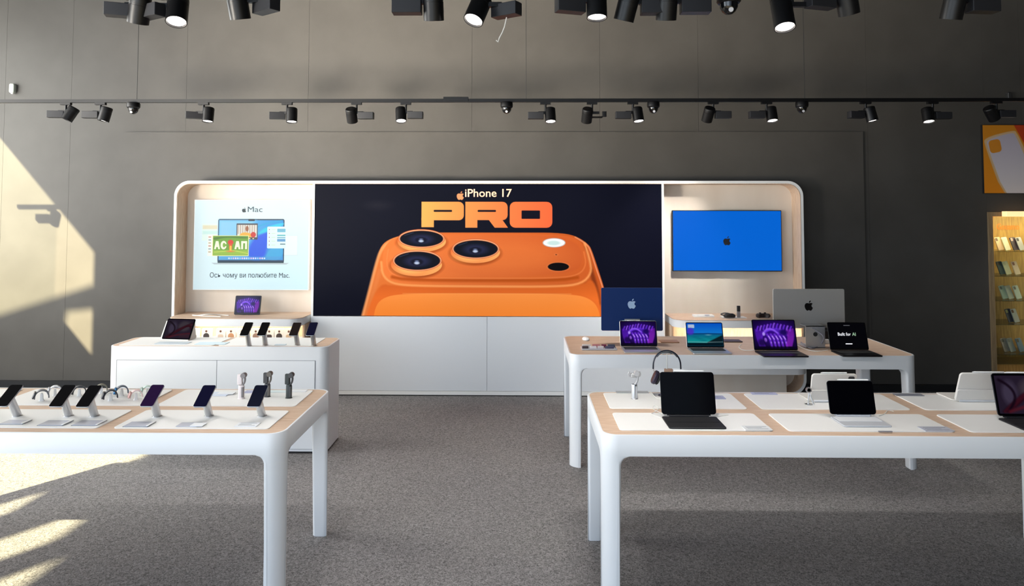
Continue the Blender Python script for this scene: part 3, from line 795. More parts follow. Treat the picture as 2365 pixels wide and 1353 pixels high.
# ================================================================== DEVICES
def paint_purple(seed, w=1.4, h=.95):
    c = Canvas(0, 100, 0, 66, .9, (20, 6, 54))
    c.ell(50, 30, 42, 24, (56, 14, 146), .8, 24)
    for k in range(11):
        x = 10+k*8; y = 7+abs(k-5)*1.5
        c.stroke(smooth_open([(x-2, y+10), (x, y+3), (x+2, y)]), 3.4, (150, 88, 240) if k % 2 else (112, 50, 224), .9, 2.6)
    for k in range(7):
        c.stroke(smooth_open([(18+k*2, 40-k*3), (28+k*4, 24-k), (44+k*5, 22), (58+k*4, 30+k)]), 2.4, (108, 52, 226), .45, 3)
    c.stroke(smooth_open([(22, 30), (32, 20), (46, 20), (58, 30)]), 4, (150, 96, 250), .85, 3)
    for k in range(5):
        c.stroke(smooth_open([(32+k*9, 33), (38+k*9, 42), (41+k*9, 62)]), 5, (118, 52, 226), .85, 3.5)
        c.stroke([(35+k*9, 37), (39+k*9, 44)], 2.4, (200, 160, 255), .9, 2); c.ell(40+k*9, 52, 1.5, 2.2, (180, 130, 255), .8, 2)
    for k in range(5):
        c.stroke(smooth_open([(5+k*4, 22+k), (6+k*3, 40), (12+k*3, 60)]), 3, (92, 30, 190), .8, 2.5); c.stroke(smooth_open([(95-k*4, 20+k), (95-k*3, 40), (88-k*3, 60)]), 3, (150, 40, 200), .75, 2.5)
    c.ell(72, 28, 9, 7, (22, 8, 80), .85, 5); c.ell(24, 32, 3.4, 4, (190, 160, 255), .85, 2); c.ell(27, 46, 3.4, 5, (170, 110, 240), .8, 2); c.ell(18, 52, 9, 8, (16, 6, 50), .7, 6)
    c.rect(0, 100, 61, 66, (10, 4, 24), .5, .8, 3)
    return c
def paint_beach():
    c = Canvas(0, 100, 0, 66, .9, (10, 70, 170))
    c.rect(0, 100, 0, 66, grad((4, 78, 190), (20, 120, 200), 0, 32, 1)); c.rect(0, 100, 30, 66, grad((10, 84, 130), (16, 140, 140), 30, 50, 1))
    c.stroke([(0, 31), (60, 30), (100, 31)], 2.5, (10, 46, 96), .9, 2); c.ell(60, 34, 8, 1.6, (130, 170, 190), .6, 2)
    for k in range(7): c.ell(24+k*11, 40+(k % 3)*5, 9, 2.2, (8, 96, 116), .6, 3)
    c.poly([(56, 55), (100, 34), (100, 58), (56, 58)], (10, 30, 36), 1, 3); c.stroke([(0, 54), (56, 55), (100, 54)], 1.6, (150, 176, 180), .7, 1.5)
    c.rect(0, 100, 57, 66, (4, 24, 34)); c.rect(4, 22, 4, 14, (190, 200, 215), 1.5, .9); c.ell(10, 24, 10, 10, (80, 40, 190), .8, 6)
    return c
def paint_black_text():
    return Canvas(0, 100, 0, 66, .12, (5, 5, 9))
def paint_swirl(dark=1.0):
    c = Canvas(0, 100, 0, 74, .9, tuple(v*dark for v in (52, 40, 62)))
    def q(*v): return tuple(x*dark for x in v)
    c.ell(26, 34, 15, 24, q(96, 84, 112), .8, 9); c.ell(70, 26, 24, 20, q(104, 92, 100), .7, 12)
    for k in range(5):
        c.stroke(smooth_open([(8+k*3, 70), (30+k*6, 52-k*2), (62+k*7, 30-k*3), (98, 12+k*7)]), 4, q(110, 26, 46) if k % 2 else q(50, 10, 26), .8, 5)
    c.stroke(smooth_open([(8, 8), (24, 18), (34, 30), (36, 46), (18, 70)]), 5, q(24, 8, 26), .9, 4)
    c.stroke(smooth_open([(20, 70), (60, 58), (98, 54)]), 6, q(120, 34, 50), .8, 5); c.rect(60, 100, 56, 70, q(90, 50, 62), 3, .6, 5)
    return c
PURPLE = print_mat('purple_wallpaper', .12, .85, .15, .15)

def laptop(px, py, w, label, picture, deck, screen_m, h=None, tilt=15, rz=0.0, depth=.215, bez=(8, 8, 10)):
    """px,py: photo position of the middle of the hinge on the table"""
    h = h or w*.69
    p = at(px, py, z=H+.002)
    t = thing('laptop', label, 'laptop', (p.x, p.y, H), rz, 'laptops on the rear right table')
    b = MB().rslab(-w/2, w/2, -depth, 0.0, 0.0, .011, .010, bev=.002).obj('base', deck, t)
    MB().rslab(-w/2+.02, w/2-.02, -depth*.55, -.018, .0105, .0125, .003).obj('keyboard', M_BLACKM, b)
    MB().rslab(-w*.2, w*.2, -depth*.94, -depth*.60, .0105, .0116, .003).obj('trackpad', deck, b)
    Ml = T(0, 0.002, .012) @ R(-g(tilt), 'X')
    l = MB().rslab(-w/2, w/2, 0, h, 0, .006, .012, Ml, axis='y', bev=.0015).obj('lid', deck, t)
    MB().rslab(-w/2+.002, w/2-.002, .002, h-.002, -.001, .0005, .011, Ml, axis='y').obj('bezel', mat('screen_bezel', bez, .15), l)
    s = picture().obj('screen', screen_m, l, size=(w-.016, h-.022), M=Ml @ T(0, -.0014, h/2+.003))
    return t, Ml, h
laptop(1476, 803, .308, 'leftmost open laptop with purple wallpaper, in front of the blue monitor', lambda: paint_purple(1), M_ALU, PURPLE)
laptop(1630, 806, .308, 'silver laptop showing a blue sea wallpaper', paint_beach, M_ALU, print_mat('sea_wallpaper', .12, .9, .15, .15), h=.208)
laptop(1793, 812, .352, 'larger dark laptop with purple wallpaper, left of the silver monitor stand', lambda: paint_purple(2), mat('dark_anodised', (30, 28, 36), .35, .6), PURPLE, h=.246)
t, Ml, h = laptop(1963, 811, .312, 'black laptop with white words on a black screen', paint_black_text, mat('black_anodised', (18, 17, 22), .35, .6), PURPLE, h=.222)
M_LIT = mat('lit_white_text', (230, 230, 230), .5, emit=(225, 225, 230), es=.8); M_LITG = mat('lit_green_text', (160, 190, 160), .5, emit=(120, 150, 120), es=.8)
sc = [o for o in t.children if o.name.startswith('lid')][0]
text_mesh('Built for', .036, M_LIT, 'lettering', sc, width=.105, M=Ml @ T(-.028, -.0018, h*.56), bold=.0003)
text_mesh('AI', .036, M_LITG, 'lettering', sc, width=.030, M=Ml @ T(.050, -.0018, h*.56), bold=.0008)
MB().rslab(-.026, .026, h*.87, h*.895, -.0018, -.0012, .002, Ml, axis='y').obj('heading_line', mat('grey_line', (90, 90, 95), .5, emit=(90, 90, 95), es=.6), sc)
MB().rslab(-.028, .028, h*.20, h*.235, -.0018, -.0012, .004, Ml, axis='y').obj('button', M_LIT, sc)

# monitors seen from behind
def monitor(name, x0, x1, y0, y1, Y, label, m, me, stand_m, kind):
    a = at(x0, y0, Y=Y); b = at(x1, y1, Y=Y); w = b.x-a.x; cx = (a.x+b.x)/2; zc = (a.z+b.z)/2; hh = a.z-b.z
    t = thing('monitor', label, 'monitor', (cx, Y, H))
    M = T(0, 0, zc-H)
    MB().rslab(-w/2, w/2, -hh/2, hh/2, 0, .014, .012, M, axis='y', bev=.002).obj('housing', m, t)
    MB().rslab(-w/2+.01, w/2-.01, -hh/2+.01, hh/2-.01, .0138, .0152, .008, M, axis='y').obj('screen', M_SCREEN_OFF, t)
    emblem(t, me, .071, M @ T(0, -.001, hh*(.13 if kind == 1 else .07)), thick=.001)
    if kind == 1:
        st = MB(); zt = b.z-H+.085
        st.loft([[(x, y+o, z) for x, y in rrect(-.065, .065, -.003, .003, .002, 3)] for o, z in ((-.012, zt), (-.030, zt*.55), (-.045, .012))])
        st.obj('stand_neck', stand_m, t)
        MB().rslab(-.065, .065, -.07, .09, .0, .006, .004, bev=.001).obj('stand_foot', stand_m, t)
        MB().rslab(-.066, .066, zt-.006, zt+.018, -.014, .0, .003, axis='y').obj('stand_hinge', M_ALU, t)
    else:
        zt = b.z-H+.035; ws = .080
        MB().rslab(-ws, ws, .0, zt, -.12, -.113, .004, axis='y').obj('stand_neck', stand_m, t)
        MB().rslab(-ws, ws, -.12, .06, .0, .007, .004, bev=.001).obj('stand_foot', stand_m, t)
        MB().rslab(-ws, ws, -.12, -.001, zt-.007, zt, .003).obj('stand_arm', stand_m, t)
        MB().lathe([(0, 0), (.018, 0), (.018, .0015), (0, .0015)], 20, T(0, -.1205, zt*.62) @ R(PI/2, 'X')).obj('cable_hole', M_BLACKM, t)
    return t, cx, b.z
M_BLUE = mat('deep_blue_aluminium', (2, 42, 100), .5, 0.0, spec=.25)
monitor('m', 1388.5, 1531, 664.5, 764, 6.08, 'deep blue desktop monitor seen from behind, pale bitten apple emblem', M_BLUE, mat('pale_blue_print', (170, 196, 226), .3), mat('blue_stand', (70, 96, 150), .4, .5), 1)
M_SILV = mat('silver_monitor', (172, 168, 162), .42, .35)
t, cx, zb = monitor('m', 1785, 1952, 667, 757, 5.98, 'silver desktop monitor seen from behind, dark bitten apple emblem', M_SILV, mat('black_mirror', (12, 12, 14), .15), M_ALU, 2)
# cords
def cord(name, pts, label, m=M_CORD, r=.003, n=8, cat='cable'):
    P = smooth_open([tuple(p) for p in pts], 3)
    return tag(MB().tube(P, r, n).obj(name, m), label, cat)
p0 = at(1876, 757, Y=5.858)
cord('power_cable', [p0, (p0.x+.04, 5.84, p0.z-.03), (p0.x+.08, 5.80, .98), at(1893, 800, z=H+.006), at(1870, 806, z=H+.006), at(1850, 790, z=H+.006)], 'grey power cable hanging from the silver monitor stand', mat('grey_cord', (120, 118, 128), .5), .0045)
cord('charging_cable', [at(1840, 796, z=H+.005), at(1858, 806, z=H+.005), at(1885, 812, z=H+.005), at(1912, 808, z=H+.005)], 'white charging cable on the oak top between the two dark laptops')
cord('charging_cable', [at(1712, 795, z=H+.005), at(1704, 803, z=H+.005), at(1720, 810, z=H+.005), at(1748, 808, z=H+.005)], 'white charging cable on the oak top left of the larger dark laptop')

def box_item(name, label, cat, px, py, w, d, h, m, z=H, rz=0.0, r=.006, group=None, bev=.002, Y=None):
    p = at(px, py, z=z) if Y is None else at(px, py, Y=Y)
    zz = z if Y is None else p.z
    o = MB().rslab(-w/2, w/2, -d/2, d/2, 0, h, min(r, w/2.2, d/2.2), bev=min(bev, h*.3)).obj(name, m)
    o.location = (p.x, p.y, zz); o.rotation_euler = (0, 0, rz)
    return tag(o, label, cat, group)
box_item('accessory_box', 'small white box with rounded corners behind the black laptop', 'box', 1905, 793, .07, .04, .035, M_WHITEP)
box_item('speaker_box', 'small black box behind the silver monitor foot', 'box', 1906, 786, .065, .05, .085, M_BLACKM)
box_item('trackpad', 'dark flat trackpad behind the sea wallpaper laptop', 'trackpad', 1690, 788, .16, .11, .008, mat('dark_pad', (70, 50, 42), .4))
box_item('trackpad', 'pale flat trackpad in front of the blue monitor foot', 'trackpad', 1545, 789, .16, .11, .008, mat('tan_pad', (176, 132, 104), .4))
t = thing('computer_mouse', 'white computer mouse at the left end of the rear oak table', 'mouse', at(1353, 785, z=H), .2)
MB().lathe([(0, .0), (.030, .0), (.034, .006), (.033, .016), (.026, .027), (.014, .033), (0, .035)], 20, Matrix.Diagonal((.9, 1.5, .8, 1))).obj('shell', M_WHITEP, t)
# sample tray
t = thing('strap_sample_tray', 'clear tray of small strap samples at the left end of the rear oak table', 'sample tray', at(1383, 806, z=H))
MB().rslab(-.145, .145, -.05, .07, 0, .012, .006, bev=.002).obj('base', mat('frosted_grey', (190, 188, 194), .3), t)
for k, (cx_, w_, c_) in enumerate([(-.115, .05, (60, 46, 52)), (-.05, .055, (214, 210, 214)), (.012, .05, (198, 190, 196)), (.085, .07, (60, 62, 92))]):
    MB().rslab(cx_-w_/2, cx_+w_/2, -.045, -.02, .012, .030, .003, bev=.001).obj('sample', mat('strap%d' % k, c_, .5), t)
for k, (cx_, w_, c_) in enumerate([(-.10, .07, (216, 210, 206)), (-.02, .06, (190, 120, 124)), (.045, .04, (120, 40, 66)), (.105, .06, (70, 74, 90))]):
    MB().rslab(cx_-w_/2, cx_+w_/2, .01, .035, .012, .034, .003, bev=.001).obj('sample', mat('strapb%d' % k, c_, .5), t)

# tablets on keyboard cases
def tablet_kb(px, py, w, h, label, picture, screen_m, deck, case_m, tilt=16, stylus=None, kd=.20, rz=0.0):
    p = at(px, py, z=H+.006)
    t = thing('tablet_computer', label, 'tablet', (p.x, p.y, H+.0045), rz, 'tablets on keyboard cases')
    kb = MB().rslab(-w/2, w/2, -kd, 0, 0, .008, .012, bev=.002).obj('keyboard_case', case_m, t)
    MB().rslab(-w/2+.012, w/2-.012, -kd*.55, -.016, .0078, .0098, .003).obj('keys', deck, kb)
    MB().rslab(-w*.17, w*.17, -kd*.92, -kd*.62, .0078, .0086, .003).obj('trackpad', case_m, kb)
    MB().cyl((-w*.36, .0, .010), (w*.36, .0, .010), .009, n=12).obj('hinge', case_m, t)
    MB().loft([[(x, y+yo, z) for x, y in rrect(-w*.40, w*.40, -.002, .002, .001, 2)] for yo, z in ((0.0, .012), (.030, .06), (.032, .10))]).obj('back_flap', case_m, t)
    Ml = T(0, -.006, .020) @ R(-g(tilt), 'X')
    b = MB().rslab(-w/2, w/2, 0, h, 0, .007, .016, Ml, axis='y', bev=.0015).obj('body', mat('slate_metal', (40, 40, 44), .4, .6), t)
    MB().rslab(-w/2+.001, w/2-.001, .001, h-.001, -.0008, .0005, .015, Ml, axis='y').obj('bezel', M_SCREEN_OFF, b)
    if picture: picture().obj('screen', screen_m, b, size=(w-.024, h-.024), M=Ml @ T(0, -.0012, h/2))
    else: MB().rslab(-w/2+.012, w/2-.012, .012, h-.012, -.0012, -.0006, .006, Ml, axis='y').obj('screen', screen_m, b)
    if stylus:
        A = Ml @ T(0, 0, h+.0048)
        o = MB().tube([(stylus[0], .0035, 0), (stylus[0]+.012, .0035, 0), (stylus[1]-.002, .0035, 0), (stylus[1], .0035, 0)], [.002, .0045, .0045, .003], 12, A).obj('stylus', M_WHITEP)
        o.location = t.location; o.rotation_euler = (0, 0, rz)
        tag(o, stylus[2], 'stylus')
    return t
M_KB_D = mat('dark_keyboard', (22, 21, 26), .6); M_KB_W = mat('white_keyboard', (224, 226, 230), .45)
tablet_kb(1591, 964, .296, .222, 'largest black screened tablet on a dark keyboard, left half of the front table', None, M_SCREEN_OFF, M_KB_D, M_KB_D, 13, (-.07, .095, 'white stylus on top of the left black tablet'))
tablet_kb(1970, 964, .250, .176, 'smaller black screened tablet on a white keyboard, middle of the front table', None, M_SCREEN_OFF, M_KB_W, mat('silver_case', (190, 192, 198), .4), 13, (-.065, .105, 'white stylus on top of the middle black tablet'), kd=.17)
tablet_kb(2368, 968, .296, .222, 'tablet with purple red swirl wallpaper cut by the right edge', lambda: paint_swirl(.8), print_mat('swirl_wallpaper', .12, .55, .15, .15), M_KB_D, M_KB_D, 13, (-.07, .095, 'white stylus on top of the tablet at the right edge'))

# tablets in white folio cases seen from behind
def tablet_back(px, py, w, h, label, tilt=16, st=None, cam_hole=True, rz=0.0):
    p = at(px, py, z=H+.006)
    t = thing('folio_tablet', label, 'tablet', (p.x, p.y, H+.0045), rz, 'tablets in white cases seen from behind')
    m = mat('white_folio', (226, 222, 216), .55)
    Ml = T(0, 0, .006) @ R(g(tilt), 'X')
    b = MB().rslab(-w/2, w/2, 0, h, 0, .012, .018, Ml, axis='y', bev=.003).obj('case_back', m, t)
    MB().rslab(-w/2+.006, w/2-.006, .008, h-.006, .0118, .0135, .012, Ml, axis='y').obj('screen', M_SCREEN_OFF, t)
    MB().rslab(-w/2, w/2, 0, h*.42, -.006, -.0005, .012, Ml, axis='y', bev=.002).obj('lower_flap', m, t)
    MB().rslab(-w/2, w/2, .02, .19, 0, .007, .012, bev=.002).obj('keyboard_case', m, t)
    MB().cyl((-w*.42, -.004, .008), (w*.42, -.004, .008), .008, n=12).obj('hinge', M_KB_W, t)
    if cam_hole:
        MB().rslab(w/2-.050, w/2-.014, h-.040, h-.014, -.0015, .001, .009, Ml, axis='y').obj('camera_bump', mat('camera_glass', (60, 62, 66), .25), b)
    if st:
        A = Ml @ T(0, 0, h+.0048)
        o = MB().tube([(st[0], .006, 0), (st[0]+.012, .006, 0), (st[1]-.002, .006, 0), (st[1], .006, 0)], [.002, .0045, .0045, .003], 12, A).obj('stylus', M_WHITEP)
        o.location = t.location; tag(o, st[2], 'stylus')
    return t
tablet_back(1922, 928, .262, .172, 'white cased tablet seen from behind, standing behind the middle black tablet', 14, (-.08, .072, 'white stylus on the cased tablet behind the middle one'))
tablet_back(2266, 927, .310, .185, 'large white cased tablet seen from behind near the right edge', 20, (-.085, .10, 'white stylus on the large cased tablet near the right edge'), cam_hole=True)

# headphones on a stand
p = at(1541, 915, z=H+.004)
t = thing('headphone_stand', 'thin grey headphone stand behind the left black tablet', 'headphone stand', (p.x, p.y, H+.0035))
MB().lathe([(0, 0), (.055, 0), (.055, .006), (.050, .008), (0, .008)], 28).obj('base', M_STEEL, t)
MB().cyl((0, 0, .008), (0, 0, .262), .0035, n=10).obj('pole', M_STEEL, t)
MB().rslab(-.016, .034, -.012, .012, .125, .165, .003, bev=.001).obj('tag_box', mat('tan_tag', (150, 122, 104), .6), t)
MB().tube(smooth_open([(-.03, 0, .255), (-.015, 0, .262), (.015, 0, .262), (.03, 0, .255)]), .006, 10).obj('cradle', M_STEEL, t)
t = thing('headphones', 'dark over ear headphones hanging on the thin stand', 'headphones', (p.x, p.y, H+.0035))
arc = []
for k in range(25):
    a = PI - PI*k/24; arc.append((.083*math.cos(a), 0, .188+.088*math.sin(a)))
band = [(-.084, 0, .165)] + arc + [(.084, 0, .165)]
MB().tube(band, .0048, 10).obj('headband', mat('midnight', (26, 30, 44), .3, .4), t)
MB().tube([(x*.93, 0, z*.97+.004) for x, y, z in arc[5:20]], [.004]*15, 8, Matrix.Diagonal((1, 2.6, 1, 1))).obj('canopy', mat('canopy_mesh', (70, 74, 78), .8), t)
for s in (-1, 1):
    Me = T(s*.072, -.004, .115) @ R(s*-.42, 'Y')
    MB().rslab(-.030, .030, -.042, .042, -.014, .012, .026, Me @ R(PI/2, 'Y') @ R(PI/2, 'Z'), bev=.006).obj('ear_cup', mat('dark_plum_metal', (48, 42, 60), .35, .5), t)
    MB().rslab(-.028, .028, -.038, .038, .012, .026, .024, Me @ R(PI/2*(1 if s < 0 else 1), 'Y') @ R(PI/2, 'Z') @ T(0, 0, 0 if s < 0 else -.038), bev=.006).obj('ear_cushion', M_BLACKM, t)
    MB().cyl((s*.084, 0, .172), (s*.078, 0, .145), .003, n=8).obj('slider', M_STEEL, t)

# white cables on the right front table
q = at
cord('charging_cable', [q(1532, 955, z=H+.006), q(1512, 948, z=H+.006), q(1506, 940, z=H+.006), q(1514, 935, z=H+.006), q(1524, 942, z=H+.006), q(1512, 952, z=H+.006), q(1500, 956, z=H+.006), q(1532, 966, z=H+.006)], 'coiled white cable left of the large black tablet', r=.002)
cord('charging_cable', [q(1528, 922, z=H+.006), q(1514, 918, z=H+.006), q(1508, 910, z=H+.006), q(1500, 903, z=H+.006)], 'short white cable behind the large black tablet', r=.002)
cord('charging_cable', [q(1658, 962, z=H+.006), q(1672, 959, z=H+.006), q(1682, 958, z=H+.006)], 'white cable stub right of the large black tablet', r=.002)
cord('charging_cable', [q(2030, 960, z=H+.006), q(2045, 955, z=H+.006), q(2050, 946, z=H+.006), q(2064, 950, z=H+.006)], 'white cable right of the middle black tablet', r=.002)

# hand-held gimbal on small stand
def gimbal(px, py, label, m1, m2, open_=False, h=.15):
    p = at(px, py, z=H+.004)
    t = thing('phone_gimbal', label, 'gimbal', (p.x, p.y, H+.0035), 0, 'phone gimbals on the front tables')
    MB().lathe([(0, 0), (.021, 0), (.021, .003), (.018, .005), (.0175, h*.50), (.016, h*.53), (0, h*.53)], 20, Matrix.Diagonal((1, .8, 1, 1))).obj('handle', m1, t)
    MB().rslab(.004, .0165, -.012, .012, .01, h*.47, .003, T(0, -.002, 0)).obj('grip', m2, t)
    MB().tube(smooth_open([(.004, 0, h*.52), (.018, 0, h*.62), (.022, 0, h*.80), (.014, 0, h*.92)]), .006, 10).obj('arm', m2, t)
    MB().lathe([(0, -.016), (.015, -.016), (.016, -.012), (.016, .012), (.015, .016), (0, .016)], 20, T(.014, -.002, h*.92) @ R(PI/2, 'X')).obj('motor', m2, t)
    if open_:
        for s in (-1, 1):
            MB().tube(smooth_open([(s*.006, 0, h*.86), (s*.028, -.004, h*.80), (s*.036, -.006, h*.90), (s*.030, -.006, h*.99)]), .0055, 8).obj('clamp_arm', m2, t)
        MB().rslab(-.022, .016, -.010, .010, h*.78, h*.92, .006, bev=.002).obj('clamp', m1, t)
    else:
        MB().rslab(-.024, .006, -.010, .012, h*.55, h*.96, .006, bev=.003).obj('clamp', m1 if m1 is not M_STEEL else m2, t)
    return t
M_DG = mat('dark_grey_plastic', (58, 58, 60), .45)
gimbal(557, 920, 'pale phone gimbal, leftmost of three on the left front table', mat('blush_plastic', (222, 212, 212), .4), mat('mid_grey_plastic', (120, 116, 118), .4))
gimbal(617, 916, 'grey phone gimbal behind the rightmost front phone', M_DG, mat('warm_grey', (96, 90, 84), .4))
gimbal(667, 919, 'dark phone gimbal nearest the right end of the left front table', mat('green_black', (40, 46, 46), .4), M_DG)
gimbal(1465, 921, 'silver phone gimbal with spread clamp left of the headphones', M_STEEL, mat('light_grey_plastic', (180, 180, 182), .35), True, .165)

# small silver stylus stand
p = at(1869, 934, z=H+.004)
t = thing('stylus_stand', 'small silver stand with ring head left of the middle black tablet', 'stand', (p.x, p.y, H+.0035))
MB().lathe([(0, 0), (.024, 0), (.024, .003), (0, .004)], 20).obj('base', M_STEEL, t)
MB().tube([(-.006, 0, .003), (-.002, 0, .07)], .0045, 8).obj('leg', M_STEEL, t)
MB().tube([(.020, -.012, .003), (.0, 0, .072)], .0035, 8).obj('leg', M_STEEL, t)
MB().lathe([(.010, -.006), (.016, -.006), (.016, .006), (.010, .006), (.010, -.006)], 20, T(-.002, 0, .085) @ R(PI/2, 'X')).obj('ring_head', M_STEEL, t)

# phones on stands
def phone_on_stand(bx_, by_, px, py, scr, lab, where, grp, Hh=H+.004, tilt=35):
    b = at(bx_, by_, z=Hh)
    c = at(px, py, Y=b.y-.085)
    t = thing('phone_stand', 'round metal stand under ' + where, 'phone stand', (b.x, b.y, Hh-.0005), 0, grp.replace('phones', 'phone stands'))
    n = Vector((0, -math.sin(g(tilt)), math.cos(g(tilt))))
    e = c - b - n*.010
    MB().lathe([(0, 0), (.026, 0), (.026, .003), (0, .004)], 24).obj('foot', M_STEEL, t)
    MB().tube([(0, 0, .002), tuple(Vector((0, 0, .002)).lerp(e, .5)), tuple(e)], [.021, .020, .019], 20).obj('post', M_STEEL, t)
    MB().lathe([(0, -.001), (.024, -.001), (.024, .004), (0, .004)], 24, T(*(e)) @ R(g(tilt), 'X')).obj('puck', M_WHITEP, t)
    o = thing('smartphone', lab, 'phone', (c.x, c.y, c.z), 0, grp)
    M = R(g(tilt), 'X')
    bd = MB().rslab(-.0358, .0358, -.0735, .0735, -.004, .004, .011, M, bev=.001).obj('body', mat('phone_frame', (170, 170, 175), .3, .8), o)
    MB().rslab(-.0348, .0348, -.0725, .0725, .0038, .0044, .010, M).obj('screen', scr, bd)
    return o
M_PH = [mat('phone_black', (5, 5, 7), .12), mat('phone_purple', (20, 8, 34), .12, emit=(42, 14, 60), es=.35), mat('phone_navy', (6, 6, 26), .12, emit=(8, 8, 50), es=.3), mat('phone_blue', (5, 8, 22), .12, emit=(6, 12, 40), es=.3)]
row = [(40, 960, 21, 914, M_PH[0], 'first black phone on a stand from the left edge, front table'),
       (158, 960, 145, 914.5, M_PH[0], 'black phone on a stand behind the watches, second from the left'),
       (218, 960, 206, 915.5, M_PH[0], 'black phone on a stand, third from the left, beside the second'),
       (363, 961, 352, 914, M_PH[1], 'phone with a dark purple screen on a stand, front table'),
       (483, 960, 473, 915, M_PH[2], 'phone with a navy screen on a stand, middle of the right mat'),
       (605, 960, 595, 915, M_PH[3], 'rightmost phone on a stand on the front left table')]
for i, (a_, b_, c_, d_, m_, l_) in enumerate(row):
    phone_on_stand(a_, b_, c_, d_, m_, l_, l_.replace(' on a stand', '').replace(', front table', ''), 'phones on stands on the left front table')
row = [(575, 798, 569.5, 760, M_PH[0], 'leftmost phone on the rear cabinet table, black screen'),
       (613, 797, 609, 760, M_PH[0], 'second black phone from the left on the rear cabinet table'),
       (687, 797, 682, 760.5, mat('phone_brown', (30, 20, 20), .15), 'phone with a dark brown screen on the rear cabinet table'),
       (725, 797, 720.5, 760, M_PH[2], 'rightmost phone on the rear cabinet table, navy screen')]
for (a_, b_, c_, d_, m_, l_) in row:
    phone_on_stand(a_, b_, c_, d_, m_, l_, l_, 'phones on stands on the rear cabinet table', tilt=38)

# smartwatches on arched white stands
def watch(px, py, label, col, col2, s=1.0, rz=.62):
    p = at(px, py, z=H+.004)
    t = thing('smartwatch', label, 'watch', (p.x, p.y, H+.0035), rz, 'smartwatches on arched stands')
    mb = MB(); rings = []
    N = 20
    for k in range(N+1):
        a = PI*k/N
        x = -.031*math.cos(a)*s; z = (.012 + .040*math.sin(a)**.8)*s
        nx, nz = -math.cos(a), math.sin(a)
        hwid = .0135*s
        x2, z2 = x-nx*.0065, z-nz*.0065
        rings.append([(x, -hwid, z), (x, hwid, z), (x2, hwid, z2), (x2, -hwid, z2)])
    mb.loft(rings); mb.obj('strap', mat('strap_'+'_'.join(map(str, col)), col, .6), t)
    MB().rslab(-.0165*s, .0165*s, -.019*s, .019*s, -.004, .005, .008*s, T(-.0300*s, 0, .030*s) @ R(-PI/2+.35, 'Y') , bev=.002).obj('watch_case', mat('case_'+'_'.join(map(str, col2)), col2, .2, .4), t)
    MB().loft([[(x*q_, y*.8, z) for x, y in rrect(-.013*s, .013*s, -.012*s, .012*s, .006*s)] for q_, z in ((.9, 0), (.6, .01), (.5, .026*s), (.3, .036*s))]).obj('stand', M_WHITEP, t)
    return t
watch(96, 925, 'grey strapped smartwatch, frontmost at the left, between the first two phones', (96, 98, 102), (70, 72, 76), 1.25)
watch(127, 913, 'white strapped smartwatch behind the grey one', (228, 228, 230), (200, 200, 204), 1.15)
watch(183, 914, 'black and white smartwatch between the second and third phones', (54, 56, 60), (40, 42, 46), 1.2)
watch(234, 908, 'olive strapped smartwatch half hidden behind the third phone', (120, 116, 100), (150, 150, 150), 1.1)
watch(255, 925, 'dark strapped smartwatch, frontmost right of the third phone', (52, 54, 62), (40, 42, 52), 1.25)
watch(281, 914, 'smartwatch with a blue case, behind the dark strapped one', (84, 92, 104), (40, 110, 160), 1.2)
watch(314, 923, 'pale pink smartwatch left of the purple phone', (226, 202, 200), (214, 170, 165), 1.15)
watch(340, 912, 'pale green smartwatch hidden behind the purple phone', (196, 214, 204), (180, 200, 190), 1.1)

# ------------------------------------------------------------------ cards and price holders lying on the tables
def card(px, py, w, d, label, m, rz=0.0, lines=0, h=.003, z=H+.0045, lip=False):
    p = at(px, py, z=z)
    t = thing('price_card', label, 'card', (p.x, p.y, z), rz)
    MB().rslab(-w/2, w/2, -d/2, d/2, 0, h, .003).obj('sheet', m, t)
    if lip:
        MB().rslab(-w/2-.004, w/2+.004, -d/2-.004, d/2+.004, -.0004, .0008, .003).obj('holder', M_ACRYL, t)
        MB().rslab(w/2-.006, w/2+.006, -d/2, d/2, h, h+.004, .001, bev=.0005).obj('edge_strip', M_WHITEP, t)
    for k in range(lines):
        y = d/2 - d*(k+1)/(lines+1)
        MB().box(-w*.38, w*.38 - (k % 2)*w*.2, y-.0022, y+.0022, h, h+.0003).obj('print_line', mat('card_ink', (120, 124, 138), .6), t)
    return t
MG = mat('card_grey', (186, 188, 200), .3); ML = mat('card_lilac', (176, 178, 206), .35); MW = mat('card_white', (236, 238, 242), .35); MD = mat('card_dark', (130, 132, 142), .35)
card(36, 975, .12, .07, 'grey price card at the left edge, below the first phone', MG, lip=True)
card(128, 977, .13, .085, 'grey price card below the second phone', MG, lip=True)
card(206, 977, .13, .085, 'grey price card below the third phone', MG, lip=True)
card(322, 980, .125, .08, 'grey price card below the purple phone', MG, lip=True)
card(437, 981, .11, .07, 'pale price card with white slip below the navy phone', MG)
t = card(458, 981, .066, .055, 'white paper slip on the pale price card', MW, z=H+.0082)
card(572, 981, .115, .07, 'white price card with rows of small icons below the rightmost phone', MW, lines=3)
card(500, 910, .16, .09, 'pale blue leaflet behind the navy phone', mat('card_blue', (214, 222, 236), .35))
card(523, 908, .10, .05, 'small white leaflet right of the pale blue one', MW, z=H+.0082)
card(590, 905, .13, .06, 'lilac leaflet between the pale and the grey gimbal', ML)
card(640, 904, .14, .05, 'pale leaflet left of the dark gimbal', mat('card_mint', (216, 228, 230), .35))
card(690, 903, .10, .05, 'white leaflet right of the dark gimbal', MW)
card(1460, 906, .20, .045, 'grey leaflet behind the silver gimbal', mat('card_mid', (168, 170, 170), .35))
card(1650, 918, .12, .075, 'lilac card right of the large black tablet, back row', ML, lines=3)
card(1764, 909, .155, .05, 'lilac card at the back of the middle mat', ML, lines=2)
card(2098, 912, .17, .05, 'grey card at the back beside the rear table leg', MD, lines=2)
card(1748, 989, .14, .075, 'white card on the mat right of the large black tablet', mat('card_offwhite', (222, 224, 224), .35), lines=3)
